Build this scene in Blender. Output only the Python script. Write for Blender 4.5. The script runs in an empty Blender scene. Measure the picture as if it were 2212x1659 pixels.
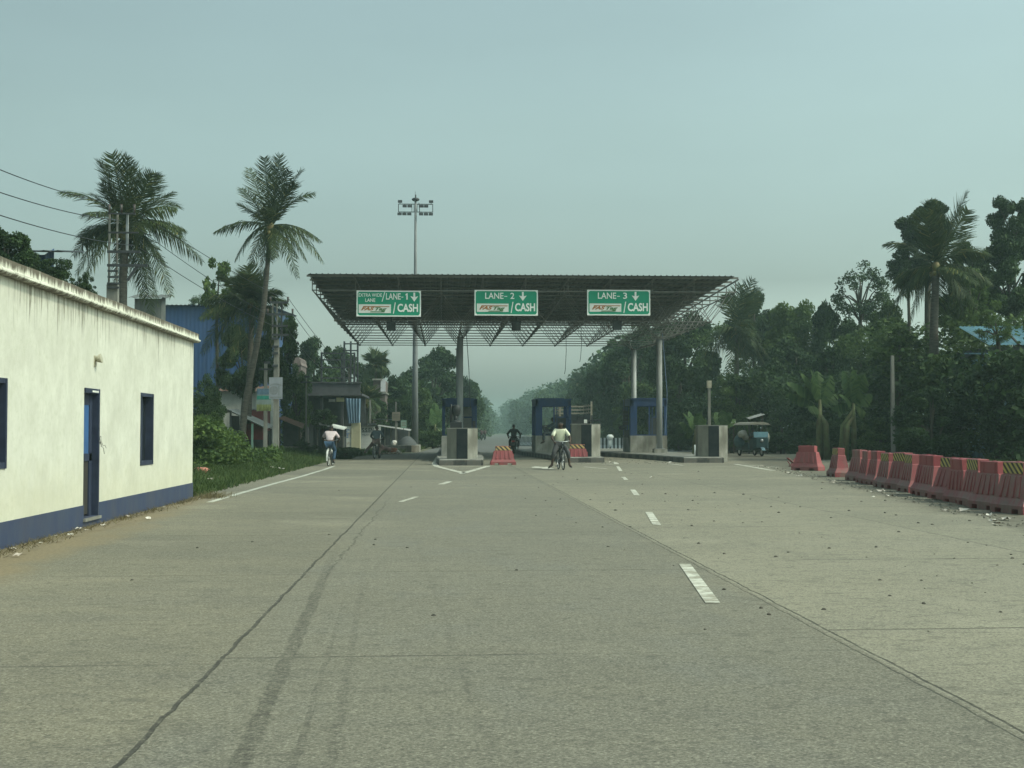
import bpy, math, random
import numpy as np
from mathutils import Vector, Matrix
R = math.radians
S = bpy.context.scene
COL = S.collection
# ------------------------------------------------------------------ camera
F, W, H = 2900.0, 2212.0, 1659.0
CX, CY, CAMH = W/2, H/2, 1.4
th = math.atan((930-CY)/F)
ps = math.atan((CX-960)*math.cos(th)/F)
RT = Vector((math.cos(ps), -math.sin(ps), 0))
FW = Vector((math.sin(ps)*math.cos(th), math.cos(ps)*math.cos(th), math.sin(th)))
UP = Vector((-math.sin(ps)*math.sin(th), -math.cos(ps)*math.sin(th), math.cos(th)))
def ray(x, y): return FW + RT*((x-CX)/F) - UP*((y-CY)/F)
def P(x, y, D):
    r = ray(x, y); k = D/r.y
    return Vector((r.x*k, D, CAMH+r.z*k))
def G(x, y):
    r = ray(x, y); k = -CAMH/r.z
    return Vector((r.x*k, r.y*k, 0))
cam = bpy.data.cameras.new("camera"); co = bpy.data.objects.new("camera", cam); COL.objects.link(co)
co.location = (0, 0, CAMH); co.rotation_euler = (R(90)+th, 0, -ps)
cam.sensor_width = 36; cam.lens = 36*F/W; cam.clip_end = 5000
S.camera = co

# ------------------------------------------------------------------ materials
def newmat(name):
    m = bpy.data.materials.new(name); m.use_nodes = True
    nt = m.node_tree
    return m, nt, nt.nodes["Principled BSDF"]
def nd(nt, t, **kw):
    n = nt.nodes.new("ShaderNode"+t)
    for k, v in kw.items():
        if k.startswith("i_"):
            key = k[2:]
            key = int(key) if key.isdigit() else key
            if hasattr(v, "links") or isinstance(v, bpy.types.NodeSocket): nt.links.new(v, n.inputs[key])
            else: n.inputs[key].default_value = v
        else: setattr(n, k, v)
    return n
def sock(nt, s, v):
    if isinstance(v, bpy.types.NodeSocket): nt.links.new(v, s)
    else: s.default_value = v
def math_(nt, op, a, b=0.0, c=0.0, clamp=False):
    n = nt.nodes.new("ShaderNodeMath"); n.operation = op; n.use_clamp = clamp
    sock(nt, n.inputs[0], a); sock(nt, n.inputs[1], b); sock(nt, n.inputs[2], c)
    return n.outputs[0]
def mix(nt, f, a, b, mode='MIX'):
    n = nt.nodes.new("ShaderNodeMix"); n.data_type = 'RGBA'; n.blend_type = mode
    sock(nt, n.inputs[0], f)
    for s, v in ((n.inputs[6], a), (n.inputs[7], b)):
        if isinstance(v, bpy.types.NodeSocket): nt.links.new(v, s)
        else: s.default_value = (*v[:3], 1)
    return n.outputs[2]
def remap(nt, v, a, b, c=0.0, d=1.0):
    n = nt.nodes.new("ShaderNodeMapRange"); n.clamp = True
    sock(nt, n.inputs[0], v)
    for i, q in enumerate((a, b, c, d)): n.inputs[i+1].default_value = q
    return n.outputs[0]
def coord(nt, scale=(1, 1, 1), kind="Object"):
    t = nd(nt, "TexCoord"); m = nd(nt, "Mapping"); nt.links.new(t.outputs[kind], m.inputs[0])
    m.inputs[3].default_value = scale
    return m.outputs[0]
def noise(nt, vec, scale, detail=4, rough=.55):
    n = nd(nt, "TexNoise"); nt.links.new(vec, n.inputs["Vector"])
    n.inputs["Scale"].default_value = scale; n.inputs["Detail"].default_value = detail; n.inputs["Roughness"].default_value = rough
    return n.outputs[0]
def bumpto(nt, b, h, strength=.3, dist=.02):
    n = nd(nt, "Bump"); n.inputs["Strength"].default_value = strength; n.inputs["Distance"].default_value = dist
    nt.links.new(h, n.inputs["Height"]); nt.links.new(n.outputs[0], b.inputs["Normal"])
MC = {}
def pm(name, c1, c2=None, scale=3.0, rough=.7, bump=0.0, metal=0.0, stretch=(1, 1, 1), lo=.35, hi=.65, spec=.3, grime=0.0):
    if name in MC: return MC[name]
    m, nt, b = newmat(name)
    c2 = c2 or tuple(v*.72 for v in c1)
    v = coord(nt, stretch)
    f = remap(nt, noise(nt, v, scale, 5, .6), lo, hi)
    c = mix(nt, f, c1, c2)
    if grime:
        g = remap(nt, noise(nt, v, scale*.35, 6, .65), .45, .7, 0, grime)
        c = mix(nt, g, c, (.09, .075, .055))
    nt.links.new(c, b.inputs["Base Color"])
    b.inputs["Roughness"].default_value = rough; b.inputs["Metallic"].default_value = metal
    b.inputs["Specular IOR Level"].default_value = spec
    if bump: bumpto(nt, b, noise(nt, v, scale*6, 3), bump, .01)
    MC[name] = m
    return m
def leafmat(name, dark, light, trans=.35, yellow=None):
    m, nt, b = newmat(name)
    a = nd(nt, "Attribute"); a.attribute_name = "rnd"
    oi = nd(nt, "ObjectInfo")
    v = coord(nt)
    n = remap(nt, noise(nt, v, .55, 3), .35, .65)
    f = math_(nt, 'ADD', math_(nt, 'MULTIPLY', a.outputs["Fac"], .55), math_(nt, 'MULTIPLY', n, .45))
    c = mix(nt, f, dark, light)
    if yellow:
        c = mix(nt, remap(nt, a.outputs["Fac"], .93, 1.0, 0, .8), c, yellow)
    c = mix(nt, remap(nt, oi.outputs["Random"], 0, 1, 0, .45), c, mix(nt, 1.0, c, (.72, .8, .85), 'MULTIPLY'))
    nt.links.new(c, b.inputs["Base Color"])
    b.inputs["Roughness"].default_value = .6; b.inputs["Specular IOR Level"].default_value = .15
    t = nd(nt, "BsdfTranslucent"); nt.links.new(c, t.inputs[0])
    ms = nd(nt, "MixShader"); ms.inputs[0].default_value = trans
    nt.links.new(b.outputs[0], ms.inputs[1]); nt.links.new(t.outputs[0], ms.inputs[2])
    nt.links.new(ms.outputs[0], nt.nodes["Material Output"].inputs[0])
    return m
LEAF_D = leafmat("leaf_dark", (.005, .013, .008), (.066, .112, .034), .24)
LEAF_M = leafmat("leaf_mid", (.011, .027, .010), (.112, .168, .046), .32)
LEAF_L = leafmat("leaf_light", (.035, .070, .018), (.125, .180, .045))
PALM = leafmat("palm_leaflet", (.010, .022, .011), (.080, .108, .036), .25, (.22, .19, .06))
BANANA = leafmat("banana_blade", (.028, .064, .02), (.105, .16, .048), .32)
GRASS = leafmat("grass_blade", (.030, .055, .016), (.090, .130, .035), .3, (.18, .16, .07))
DRY = leafmat("dry_weed", (.07, .055, .03), (.22, .18, .09), .2)
BARK = pm("bark", (.07, .06, .045), (.035, .03, .024), 6, .9, .4, stretch=(1, 1, .3))
PBARK = pm("palm_bark", (.10, .09, .075), (.05, .045, .038), 5, .9, .4, stretch=(1, 1, 4))
STEEL = pm("galvanised_steel", (.30, .32, .33), (.20, .215, .22), 2, .55, 0, .3)
DSTEEL = pm("dark_painted_steel", (.05, .055, .06), (.03, .033, .036), 3, .6)
FRAME = pm("space_frame_steel", (.20, .195, .18), (.13, .125, .115), 3, .6)
SHEET = pm("roof_sheet", (.095, .105, .11), (.065, .07, .075), 1.2, .65)
COLUMN = pm("column_paint", (.40, .42, .42), (.28, .29, .29), 1.0, .6, .05, stretch=(1, 1, .25), grime=.5)
CONC = pm("grey_concrete", (.25, .245, .22), (.15, .15, .135), 2.5, .9, .3, grime=.6)
CONC_W = pm("whitewashed_concrete", (.37, .36, .315), (.17, .165, .14), 2.2, .9, .25, stretch=(1, 1, .4), grime=.85)
BLACKP = pm("black_paint", (.013, .017, .021), (.026, .029, .031), 3, .95, .1, grime=.0, spec=.0)
BLUEP = pm("navy_booth_paint", (.018, .052, .150), (.013, .036, .10), 2, .55, grime=.25)
POLEC = pm("pole_concrete", (.23, .225, .20), (.14, .135, .12), 4, .9, .3, stretch=(1, 1, .3))
DARK = pm("black_plastic", (.02, .022, .024), (.012, .013, .014), 5, .5)
WHITEP = pm("white_plastic", (.70, .70, .66), (.5, .5, .46), 5, .6)
RUBBER = pm("tyre_rubber", (.018, .018, .018), (.03, .03, .028), 8, .85)
CHROME = pm("chrome", (.55, .55, .55), (.4, .4, .4), 5, .3, 0, .8)
SKIN = pm("skin", (.066, .038, .026), (.05, .03, .021), 8, .55)
HAIR = pm("hair", (.012, .010, .009), (.02, .017, .015), 9, .6)
BLUETIN = pm("blue_tin", (.034, .082, .20), (.024, .06, .145), .8, .5, stretch=(4, 4, .4), grime=.2)
RUST = pm("rusty_tin", (.17, .10, .07), (.10, .055, .04), 3, .8, .2)
TIN = pm("weathered_tin", (.34, .35, .34), (.20, .20, .19), 2.5, .6, .1, stretch=(1, 3, 1), grime=.4)
TINW = pm("pale_tin", (.60, .62, .58), (.42, .44, .41), 2, .6, stretch=(1, 2, 1), grime=.25)
LBLUE = pm("pale_blue_tin", (.13, .26, .32), (.08, .17, .22), 2.5, .6, grime=.4)
SIGNW = pm("sign_white", (.78, .80, .76), (.70, .72, .68), 6, .5)
SIGNG = pm("sign_green", (.002, .27, .155), (.002, .23, .13), 1.2, .45)
ORANGE = pm("logo_orange", (.36, .15, .045), (.30, .12, .035), 8, .5)
LGREEN = pm("logo_green", (.09, .20, .085), (.07, .15, .06), 8, .5)
def glassmat():
    m, nt, b = newmat("window_glass")
    b.inputs["Base Color"].default_value = (.012, .016, .02, 1); b.inputs["Roughness"].default_value = .08
    n = noise(nt, coord(nt), 3, 2); bumpto(nt, b, n, .05, .01)
    return m
GLASS = glassmat()
def wallmat():
    m, nt, b = newmat("stained_whitewash")
    v = coord(nt); sx = nd(nt, "SeparateXYZ"); nt.links.new(v, sx.inputs[0]); z = sx.outputs[2]
    base = mix(nt, remap(nt, noise(nt, v, 1.4, 6, .65), .35, .68), (.585, .575, .50), (.455, .445, .38))
    st = coord(nt, (1, 5, .30))
    s = noise(nt, st, 1.9, 8, .78)
    s2 = noise(nt, coord(nt, (1, .8, .2)), 1.1, 3)
    top = math_(nt, 'MULTIPLY', remap(nt, z, 2.4, 3.22), remap(nt, s2, .35, .65, .55, 1.15))
    thr = math_(nt, 'ADD', s, math_(nt, 'MULTIPLY', top, .22))
    f = remap(nt, thr, .66, .76, 0, .85)
    c = mix(nt, f, base, (.13, .115, .085))
    f2 = remap(nt, noise(nt, coord(nt, (1, 2.2, .5)), 2.4, 8, .78), .52, .70, 0, .38)
    c = mix(nt, f2, c, (.40, .40, .30))
    fine = remap(nt, noise(nt, coord(nt), 9, 6, .7), .50, .66, 0, .5)
    c = mix(nt, fine, c, (.42, .42, .33))
    bot = remap(nt, math_(nt, 'ADD', math_(nt, 'MULTIPLY', noise(nt, v, 3, 5), .5), math_(nt, 'MULTIPLY', z, -.6)), -.42, .0, 0, .4)
    c = mix(nt, bot, c, (.48, .45, .31))
    nt.links.new(c, b.inputs["Base Color"]); b.inputs["Roughness"].default_value = .9
    bumpto(nt, b, noise(nt, coord(nt), 40, 4), .25, .006)
    return m
WALL = wallmat()
def corniceamat():
    m, nt, b = newmat("mossy_cornice")
    st = coord(nt, (1, 8, 1.2)); v = coord(nt); sx = nd(nt, "SeparateXYZ"); nt.links.new(v, sx.inputs[0]); z = sx.outputs[2]
    st = coord(nt, (1, 4.5, .7)); s = math_(nt, 'ADD', noise(nt, st, 2.2, 8, .78), math_(nt, 'ADD', remap(nt, z, 3.26, 3.39, 0, .25), remap(nt, z, 3.27, 3.23, 0, .18)))
    c = mix(nt, remap(nt, s, .56, .70), (.60, .59, .50), (.105, .09, .066))
    nt.links.new(c, b.inputs["Base Color"]); b.inputs["Roughness"].default_value = .95
    bumpto(nt, b, noise(nt, v, 30, 4), .4, .01)
    return m
CORN = corniceamat()
PLINTH = pm("navy_plinth", (.030, .042, .090), (.042, .056, .095), 1.6, .75, .15, stretch=(1, 2, 1), grime=.3)

def roadmat():
    m, nt, b = newmat("concrete_road")
    v = coord(nt); sx = nd(nt, "SeparateXYZ"); nt.links.new(v, sx.inputs[0]); X, Y = sx.outputs[0], sx.outputs[1]
    c = mix(nt, remap(nt, noise(nt, v, .16, 6, .6), .38, .62), (.212, .191, .138), (.150, .138, .104))
    c = mix(nt, remap(nt, noise(nt, coord(nt, (.55, 1.5, 1)), .8, 7, .72), .44, .64, 0, .62), c, (.145, .135, .108))
    c = mix(nt, remap(nt, noise(nt, v, .33, 4, .6), .56, .68, 0, .4), c, (.335, .305, .225))
    c = mix(nt, remap(nt, noise(nt, coord(nt, (1.3, .5, 1)), .62, 5, .62), .60, .70, 0, .45), c, (.105, .10, .085))
    wn = nd(nt, "TexWhiteNoise"); wn.noise_dimensions = '2D'; cb = nd(nt, "CombineXYZ")
    nt.links.new(math_(nt, 'FLOOR', math_(nt, 'DIVIDE', math_(nt, 'ADD', X, 1.36), 3.98)), cb.inputs[0]); nt.links.new(math_(nt, 'FLOOR', math_(nt, 'DIVIDE', math_(nt, 'SUBTRACT', Y, 3.3), 5.0)), cb.inputs[1]); nt.links.new(cb.outputs[0], wn.inputs["Vector"])
    c = mix(nt, remap(nt, wn.outputs["Value"], 0, 1, 0, .75), c, mix(nt, 1.0, c, (.78, .79, .80), 'MULTIPLY'))
    # worn lanes: tyre-polished middle lane, paler right hand apron
    wob = math_(nt, 'MULTIPLY', math_(nt, 'SUBTRACT', noise(nt, v, .35, 4), .5), .55)
    xx = math_(nt, 'ADD', X, wob)
    mid = math_(nt, 'MULTIPLY', math_(nt, 'MULTIPLY', remap(nt, xx, -1.45, -1.2), remap(nt, xx, 2.75, 2.45)), remap(nt, Y, 22, 48, 1.0, .4))
    c = mix(nt, math_(nt, 'MULTIPLY', mid, remap(nt, noise(nt, v, .5, 5, .65), .3, .7, .25, .75)), c, (.165, .156, .124))
    rt = remap(nt, X, 2.63, 2.66)
    c = mix(nt, math_(nt, 'MULTIPLY', math_(nt, 'MULTIPLY', rt, math_(nt, 'MULTIPLY', remap(nt, noise(nt, v, .4, 5, .65), .3, .7, .5, 1.0), remap(nt, Y, 14, 42, 1.0, .25))), .36), c, (.42, .385, .285))
    # tyre rubber bands across the middle lane
    tr = noise(nt, coord(nt, (1.0, .45, 1)), .9, 5, .6)
    c = mix(nt, math_(nt, 'MULTIPLY', remap(nt, tr, .52, .72, 0, .55), mid), c, (.15, .15, .135))
    # pitted aggregate
    g = noise(nt, v, 58, 4, .85)
    c = mix(nt, remap(nt, g, .54, .62, 0, .85), c, (.055, .052, .043))
    c = mix(nt, remap(nt, g, .47, .38, 0, .5), c, (.44, .41, .325))
    g2 = noise(nt, v, 21, 4, .8)
    c = mix(nt, remap(nt, g2, .55, .64, 0, .55), c, (.075, .071, .058))
    c = mix(nt, remap(nt, g2, .46, .36, 0, .25), c, (.36, .335, .26))
    g3 = noise(nt, coord(nt, (.8, .9, 1)), 6.5, 4, .8)
    c = mix(nt, remap(nt, g3, .55, .63, 0, .5), c, (.085, .08, .065))
    c = mix(nt, remap(nt, noise(nt, coord(nt, (.45, 1.3, 1)), 2.2, 6, .8), .55, .64, 0, .35), c, (.10, .094, .076))
    pit = noise(nt, v, 15, 4, .7)
    c = mix(nt, math_(nt, 'MULTIPLY', remap(nt, pit, .60, .68, 0, .6), remap(nt, noise(nt, v, .7, 3), .42, .6)), c, (.085, .082, .07))
    # blown sand along the building, grit along the barrier row
    sn_ = math_(nt, 'ADD', math_(nt, 'MULTIPLY', math_(nt, 'SUBTRACT', noise(nt, coord(nt, (1, .5, 1)), 1.1, 6, .7), .5), 1.5), math_(nt, 'ADD', X, math_(nt, 'MULTIPLY', Y, .038)))
    c = mix(nt, math_(nt, 'MULTIPLY', remap(nt, sn_, -3.45, -3.95, 0, .9), remap(nt, Y, 31, 27)), c, mix(nt, remap(nt, g2, .4, .65), (.225, .178, .108), (.15, .12, .078)))
    gd = math_(nt, 'SUBTRACT', X, math_(nt, 'ADD', math_(nt, 'MULTIPLY', Y, .128), 6.1))
    gn = math_(nt, 'ADD', gd, math_(nt, 'MULTIPLY', math_(nt, 'SUBTRACT', noise(nt, v, .9, 6, .75), .5), 2.2))
    c = mix(nt, math_(nt, 'MULTIPLY', math_(nt, 'MULTIPLY', remap(nt, gn, -.55, .1), remap(nt, gd, 3.5, 2)), remap(nt, noise(nt, v, 4, 5, .75), .38, .6, .25, .85)), c, (.075, .068, .05))
    # joints
    ja = noise(nt, v, 1.7, 4, .7); jw = math_(nt, 'MULTIPLY', math_(nt, 'SUBTRACT', ja, .5), .075)
    jit = noise(nt, v, 7, 3, .7)
    tot = None
    for x0, w, a in ((-1.36, .014, .8), (2.61, .007, .6), (2.68, .010, .8), (6.62, .012, .6), (10.6, .012, .5)):
        d = math_(nt, 'ABSOLUTE', math_(nt, 'SUBTRACT', math_(nt, 'ADD', X, jw), x0))
        k = math_(nt, 'MULTIPLY', remap(nt, d, w*1.25, w*.75), remap(nt, jit, .3, .5, a*.35, a))
        tot = k if tot is None else math_(nt, 'MAXIMUM', tot, k)
    for x1, x2, y0, a in ((-9, -1.36, 8.2, .55), (-1.36, 2.6, 8.4, .55), (2.69, 6.6, 9.25, .7), (6.6, 18, 9.1, .6)):
        inl = math_(nt, 'MULTIPLY', math_(nt, 'GREATER_THAN', X, x1), math_(nt, 'LESS_THAN', X, x2))
        yy = math_(nt, 'ADD', math_(nt, 'ADD', Y, math_(nt, 'MULTIPLY', jw, .5)), math_(nt, 'MULTIPLY', X, -.03))
        q = math_(nt, 'ABSOLUTE', math_(nt, 'SUBTRACT', math_(nt, 'PINGPONG', math_(nt, 'SUBTRACT', yy, y0), 2.5), 0))
        k = math_(nt, 'MULTIPLY', remap(nt, q, .030, .012), math_(nt, 'MULTIPLY', inl, remap(nt, noise(nt, v, .45, 3, .6), .40, .58, .08, a)))
        tot = math_(nt, 'MAXIMUM', tot, k)
    # skid marks drifting towards the left joint
    for x0, sl, w, y1, y2, a in ((-.62, -.041, .048, 3, 17, .48), (-.42, -.036, .018, 3, 13, .28), (-.25, -.04, .026, 5, 15, .22), (.5, -.05, .03, 5, 20, .12)):
        line = math_(nt, 'ADD', math_(nt, 'MULTIPLY', Y, sl), x0)
        d = math_(nt, 'ABSOLUTE', math_(nt, 'SUBTRACT', math_(nt, 'ADD', X, math_(nt, 'MULTIPLY', jw, .9)), line))
        fade = math_(nt, 'MULTIPLY', remap(nt, Y, y1-1, y1+1), remap(nt, Y, y2, y2-6))
        k = math_(nt, 'MULTIPLY', remap(nt, d, w*1.2, w*.7), math_(nt, 'MULTIPLY', fade, remap(nt, g2, .40, .60, a*.35, a)))
        tot = math_(nt, 'MAXIMUM', tot, k)
    # hairline crack
    cr = math_(nt, 'ABSOLUTE', math_(nt, 'SUBTRACT', math_(nt, 'ADD', X, math_(nt, 'MULTIPLY', math_(nt, 'SUBTRACT', noise(nt, v, 1.4, 6, .7), .5), .32)), -1.14))
    k = math_(nt, 'MULTIPLY', remap(nt, cr, .016, .006), math_(nt, 'MULTIPLY', remap(nt, Y, 12, 13), remap(nt, Y, 30, 24, 0, .5)))
    tot = math_(nt, 'MAXIMUM', tot, k)
    c = mix(nt, tot, c, (.035, .034, .03))
    nt.links.new(c, b.inputs["Base Color"]); b.inputs["Roughness"].default_value = .88; b.inputs["Specular IOR Level"].default_value = .25
    h = math_(nt, 'ADD', math_(nt, 'MULTIPLY', g, .6), math_(nt, 'MULTIPLY', tot, -1.2))
    bumpto(nt, b, h, .55, .012)
    return m
ROAD = roadmat()
def soilmat(name, a, b_, c_, sc):
    m, nt, b = newmat(name)
    v = coord(nt)
    c = mix(nt, remap(nt, noise(nt, v, sc, 6, .65), .35, .65), a, b_)
    c = mix(nt, remap(nt, noise(nt, v, sc*14, 5, .7), .48, .68, 0, .7), c, c_)
    nt.links.new(c, b.inputs["Base Color"]); b.inputs["Roughness"].default_value = .95
    bumpto(nt, b, noise(nt, v, sc*25, 5, .7), .6, .03)
    return m
SOIL = soilmat("soil", (.075, .085, .04), (.11, .10, .06), (.05, .05, .03), .5)
SAND = soilmat("sandy_dirt", (.225, .178, .108), (.18, .145, .09), (.12, .098, .065), 1.2)
GRIT = soilmat("gritty_dirt", (.20, .185, .14), (.13, .12, .095), (.07, .065, .05), 1.6)
def paintmat():
    m, nt, b = newmat("worn_road_paint")
    v = coord(nt)
    c = mix(nt, remap(nt, noise(nt, coord(nt, (1, 1.7, 1)), 3.0, 6, .8), .44, .55, .95, 0), (.56, .55, .475), (.25, .23, .175))
    nt.links.new(c, b.inputs["Base Color"]); b.inputs["Roughness"].default_value = .8
    return m
PAINT = paintmat()
def paintmat2():
    m, nt, b = newmat("faded_road_paint")
    c = mix(nt, remap(nt, noise(nt, coord(nt), 2.0, 6, .75), .42, .62, 0, .9), (.50, .50, .44), (.25, .24, .195))
    nt.links.new(c, b.inputs["Base Color"]); b.inputs["Roughness"].default_value = .8
    return m
PAINT2 = paintmat2()
def stripemat(name, ca, cb, k, ang=1.0, wear=.4, off=0.0):
    m, nt, b = newmat(name)
    v = coord(nt); sx = nd(nt, "SeparateXYZ"); nt.links.new(v, sx.inputs[0])
    u = math_(nt, 'ADD', math_(nt, 'ADD', sx.outputs[0], sx.outputs[1]), math_(nt, 'MULTIPLY', sx.outputs[2], ang))
    f = math_(nt, 'FRACT', math_(nt, 'ADD', math_(nt, 'MULTIPLY', u, k), off))
    s = math_(nt, 'GREATER_THAN', f, .5)
    c = mix(nt, s, ca, cb)
    c = mix(nt, remap(nt, noise(nt, v, 6, 5, .7), .45, .7, 0, wear), c, (.16, .13, .10))
    nt.links.new(c, b.inputs["Base Color"]); b.inputs["Roughness"].default_value = .7
    return m
HAZARD = stripemat("hazard_stripes", (.50, .33, .12), (.03, .025, .02), 5.5, 1.0, .45)
HAZARD2 = stripemat("hazard_stripes_yellow", (.42, .34, .09), (.03, .028, .02), 7.0, -1.2, .6)
MEDIAN = stripemat("black_white_stripes", (.62, .64, .62), (.025, .03, .03), 2.6, .0, .2)
KERB = stripemat("kerb_stripes", (.095, .09, .08), (.03, .031, .03), .9, .0, .5)
def redmat(name, dirt):
    m, nt, b = newmat(name)
    v = coord(nt); sx = nd(nt, "SeparateXYZ"); nt.links.new(v, sx.inputs[0])
    c = mix(nt, remap(nt, noise(nt, v, 2.5, 4), .35, .65), (.245, .036, .046), (.20, .030, .038))
    st = noise(nt, coord(nt, (6, 6, .5)), 1.6, 6, .7)
    oi = nd(nt, "ObjectInfo"); c = mix(nt, remap(nt, oi.outputs["Random"], 0, 1, 0, .55), c, (.30, .085, .085))
    dirt = math_(nt, 'MULTIPLY', remap(nt, math_(nt, 'FRACT', math_(nt, 'MULTIPLY', oi.outputs["Random"], 7.3)), 0, 1, .55, 1.0), dirt)
    tcn = nd(nt, "TexCoord"); sn = nd(nt, "SeparateXYZ"); nt.links.new(tcn.outputs["Normal"], sn.inputs[0])
    side = remap(nt, math_(nt, 'ABSOLUTE', sn.outputs[1]), .3, .8, .25, 1.0)
    c = mix(nt, math_(nt, 'MULTIPLY', side, math_(nt, 'MULTIPLY', remap(nt, st, .36, .60, .25, 1.0), dirt)), c, (.19, .135, .122))
    gr = math_(nt, 'ADD', noise(nt, v, 5, 5, .7), math_(nt, 'MULTIPLY', sx.outputs[2], -.35))
    c = mix(nt, math_(nt, 'MULTIPLY', remap(nt, gr, .40, .58), math_(nt, 'ADD', math_(nt, 'MULTIPLY', dirt, .6), .15)), c, (.15, .12, .10))
    nt.links.new(c, b.inputs["Base Color"]); b.inputs["Roughness"].default_value = .55
    b.inputs["Specular IOR Level"].default_value = .35
    return m
RED = redmat("red_plastic", .25)
REDD = redmat("dusty_red_plastic", .92)

# ------------------------------------------------------------------ mesh builder
class MB:
    def __init__(s, off=(0, 0, 0)):
        s.v = []; s.f = []; s.m = []; s.sm = []; s.off = Vector(off); s.mi = 0
    def add(s, vs, fs, smooth=False):
        o = len(s.v); s.v += [tuple(v) for v in vs]
        for f in fs: s.f.append(tuple(i+o for i in f)); s.m.append(s.mi); s.sm.append(smooth)
        return s
    def box(s, a, b):
        x0, y0, z0 = (min(a[i], b[i]) for i in range(3)); x1, y1, z1 = (max(a[i], b[i]) for i in range(3))
        return s.add([(x0, y0, z0), (x1, y0, z0), (x1, y1, z0), (x0, y1, z0), (x0, y0, z1), (x1, y0, z1), (x1, y1, z1), (x0, y1, z1)],
                     [(0, 3, 2, 1), (4, 5, 6, 7), (0, 1, 5, 4), (1, 2, 6, 5), (2, 3, 7, 6), (3, 0, 4, 7)])
    def loft(s, rings, cap=True, smooth=False, close=True):
        n = len(rings[0]); vs = [p for r in rings for p in r]; fs = []
        for k in range(len(rings)-1):
            for i in range(n if close else n-1):
                j = (i+1) % n
                fs.append((k*n+i, k*n+j, (k+1)*n+j, (k+1)*n+i))
        s.add(vs, fs, smooth)
        if cap:
            o = len(s.v)-len(vs)
            s.f.append(tuple(o+i for i in reversed(range(n)))); s.m.append(s.mi); s.sm.append(False)
            s.f.append(tuple(o+(len(rings)-1)*n+i for i in range(n))); s.m.append(s.mi); s.sm.append(False)
        return s
    def tube(s, pts, r, n=6, cap=True):
        pts = [Vector(p) for p in pts]
        rs = r if isinstance(r, (list, tuple)) else [r]*len(pts)
        rings = []
        ref = None
        for i, p in enumerate(pts):
            t = (pts[min(i+1, len(pts)-1)]-pts[max(i-1, 0)]).normalized()
            if ref is None: ref = Vector((1, 0, 0)) if abs(t.x) < .8 else Vector((0, 1, 0))
            u = (ref - t*ref.dot(t)).normalized(); ref = u; w = t.cross(u)
            rings.append([p+(u*math.cos(2*math.pi*k/n)+w*math.sin(2*math.pi*k/n))*rs[i] for k in range(n)])
        return s.loft(rings, cap, n > 5)
    def bar(s, a, b, w=.05, h=None):
        h = h or w; a, b = Vector(a), Vector(b); t = (b-a).normalized()
        ref = Vector((0, 0, 1)) if abs(t.z) < .9 else Vector((0, 1, 0))
        u = t.cross(ref).normalized(); q = u.cross(t)
        r = [(-1, -1), (1, -1), (1, 1), (-1, 1)]
        return s.loft([[p+u*(i*w/2)+q*(j*h/2) for i, j in r] for p in (a, b)])
    def ell(s, c, r, nu=12, nv=8, rot=None):
        rings = []
        for k in range(1, nv):
            ph = math.pi*k/nv
            rings.append([Vector((r[0]*math.sin(ph)*math.cos(2*math.pi*i/nu), r[1]*math.sin(ph)*math.sin(2*math.pi*i/nu), -r[2]*math.cos(ph))) for i in range(nu)])
        c = Vector(c)
        rings = [[c+((rot@p) if rot else p) for p in q] for q in rings]
        return s.loft(rings, True, True)
    def torus(s, c, Rr, r, n=28, m=6, axis='x'):
        vs = []; fs = []
        for i in range(n):
            a = 2*math.pi*i/n
            for j in range(m):
                b = 2*math.pi*j/m; q = Rr+r*math.cos(b); h = r*math.sin(b)
                vs.append((c[0]+h, c[1]+q*math.cos(a), c[2]+q*math.sin(a)))
        for i in range(n):
            for j in range(m):
                fs.append((i*m+j, ((i+1) % n)*m+j, ((i+1) % n)*m+(j+1) % m, i*m+(j+1) % m))
        return s.add(vs, fs, True)
    def prism(s, poly, z0, z1):
        return s.loft([[(p[0], p[1], z0) for p in poly], [(p[0], p[1], z1) for p in poly]])
    def build(s, name, mats, parent=None):
        me = bpy.data.meshes.new(name)
        o = s.off
        me.from_pydata([(v[0]-o.x, v[1]-o.y, v[2]-o.z) for v in s.v], [], s.f)
        mats = mats if isinstance(mats, (list, tuple)) else [mats]
        for m in mats: me.materials.append(m)
        me.polygons.foreach_set("material_index", s.m); me.polygons.foreach_set("use_smooth", s.sm)
        me.update()
        ob = bpy.data.objects.new(name, me); COL.objects.link(ob)
        if parent: ob.parent = parent
        else: ob.location = o
        return ob
def tag(o, label=None, cat=None, group=None, kind=None):
    if label: o["label"] = label
    if cat: o["category"] = cat
    if group: o["group"] = group
    if kind: o["kind"] = kind
    return o
def thing(name, label, cat, loc=(0, 0, 0), rz=0, group=None):
    o = bpy.data.objects.new(name, None); COL.objects.link(o); o.empty_display_size = .2
    o.location = loc; o.rotation_euler = (0, 0, rz)
    return tag(o, label, cat, group)
def kids(o): return [c for c in bpy.data.objects if c.parent == o]
def copy_tree(o, parent=None):
    c = o.copy(); COL.objects.link(c); c.parent = parent
    for ch in kids(o): copy_tree(ch, c)
    return c
def sheet(name, poly, z, m, kind="structure"):
    b = MB(); b.add([(p[0], p[1], z) for p in poly], [tuple(range(len(poly)))])
    return tag(b.build(name, m), kind=kind)

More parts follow.
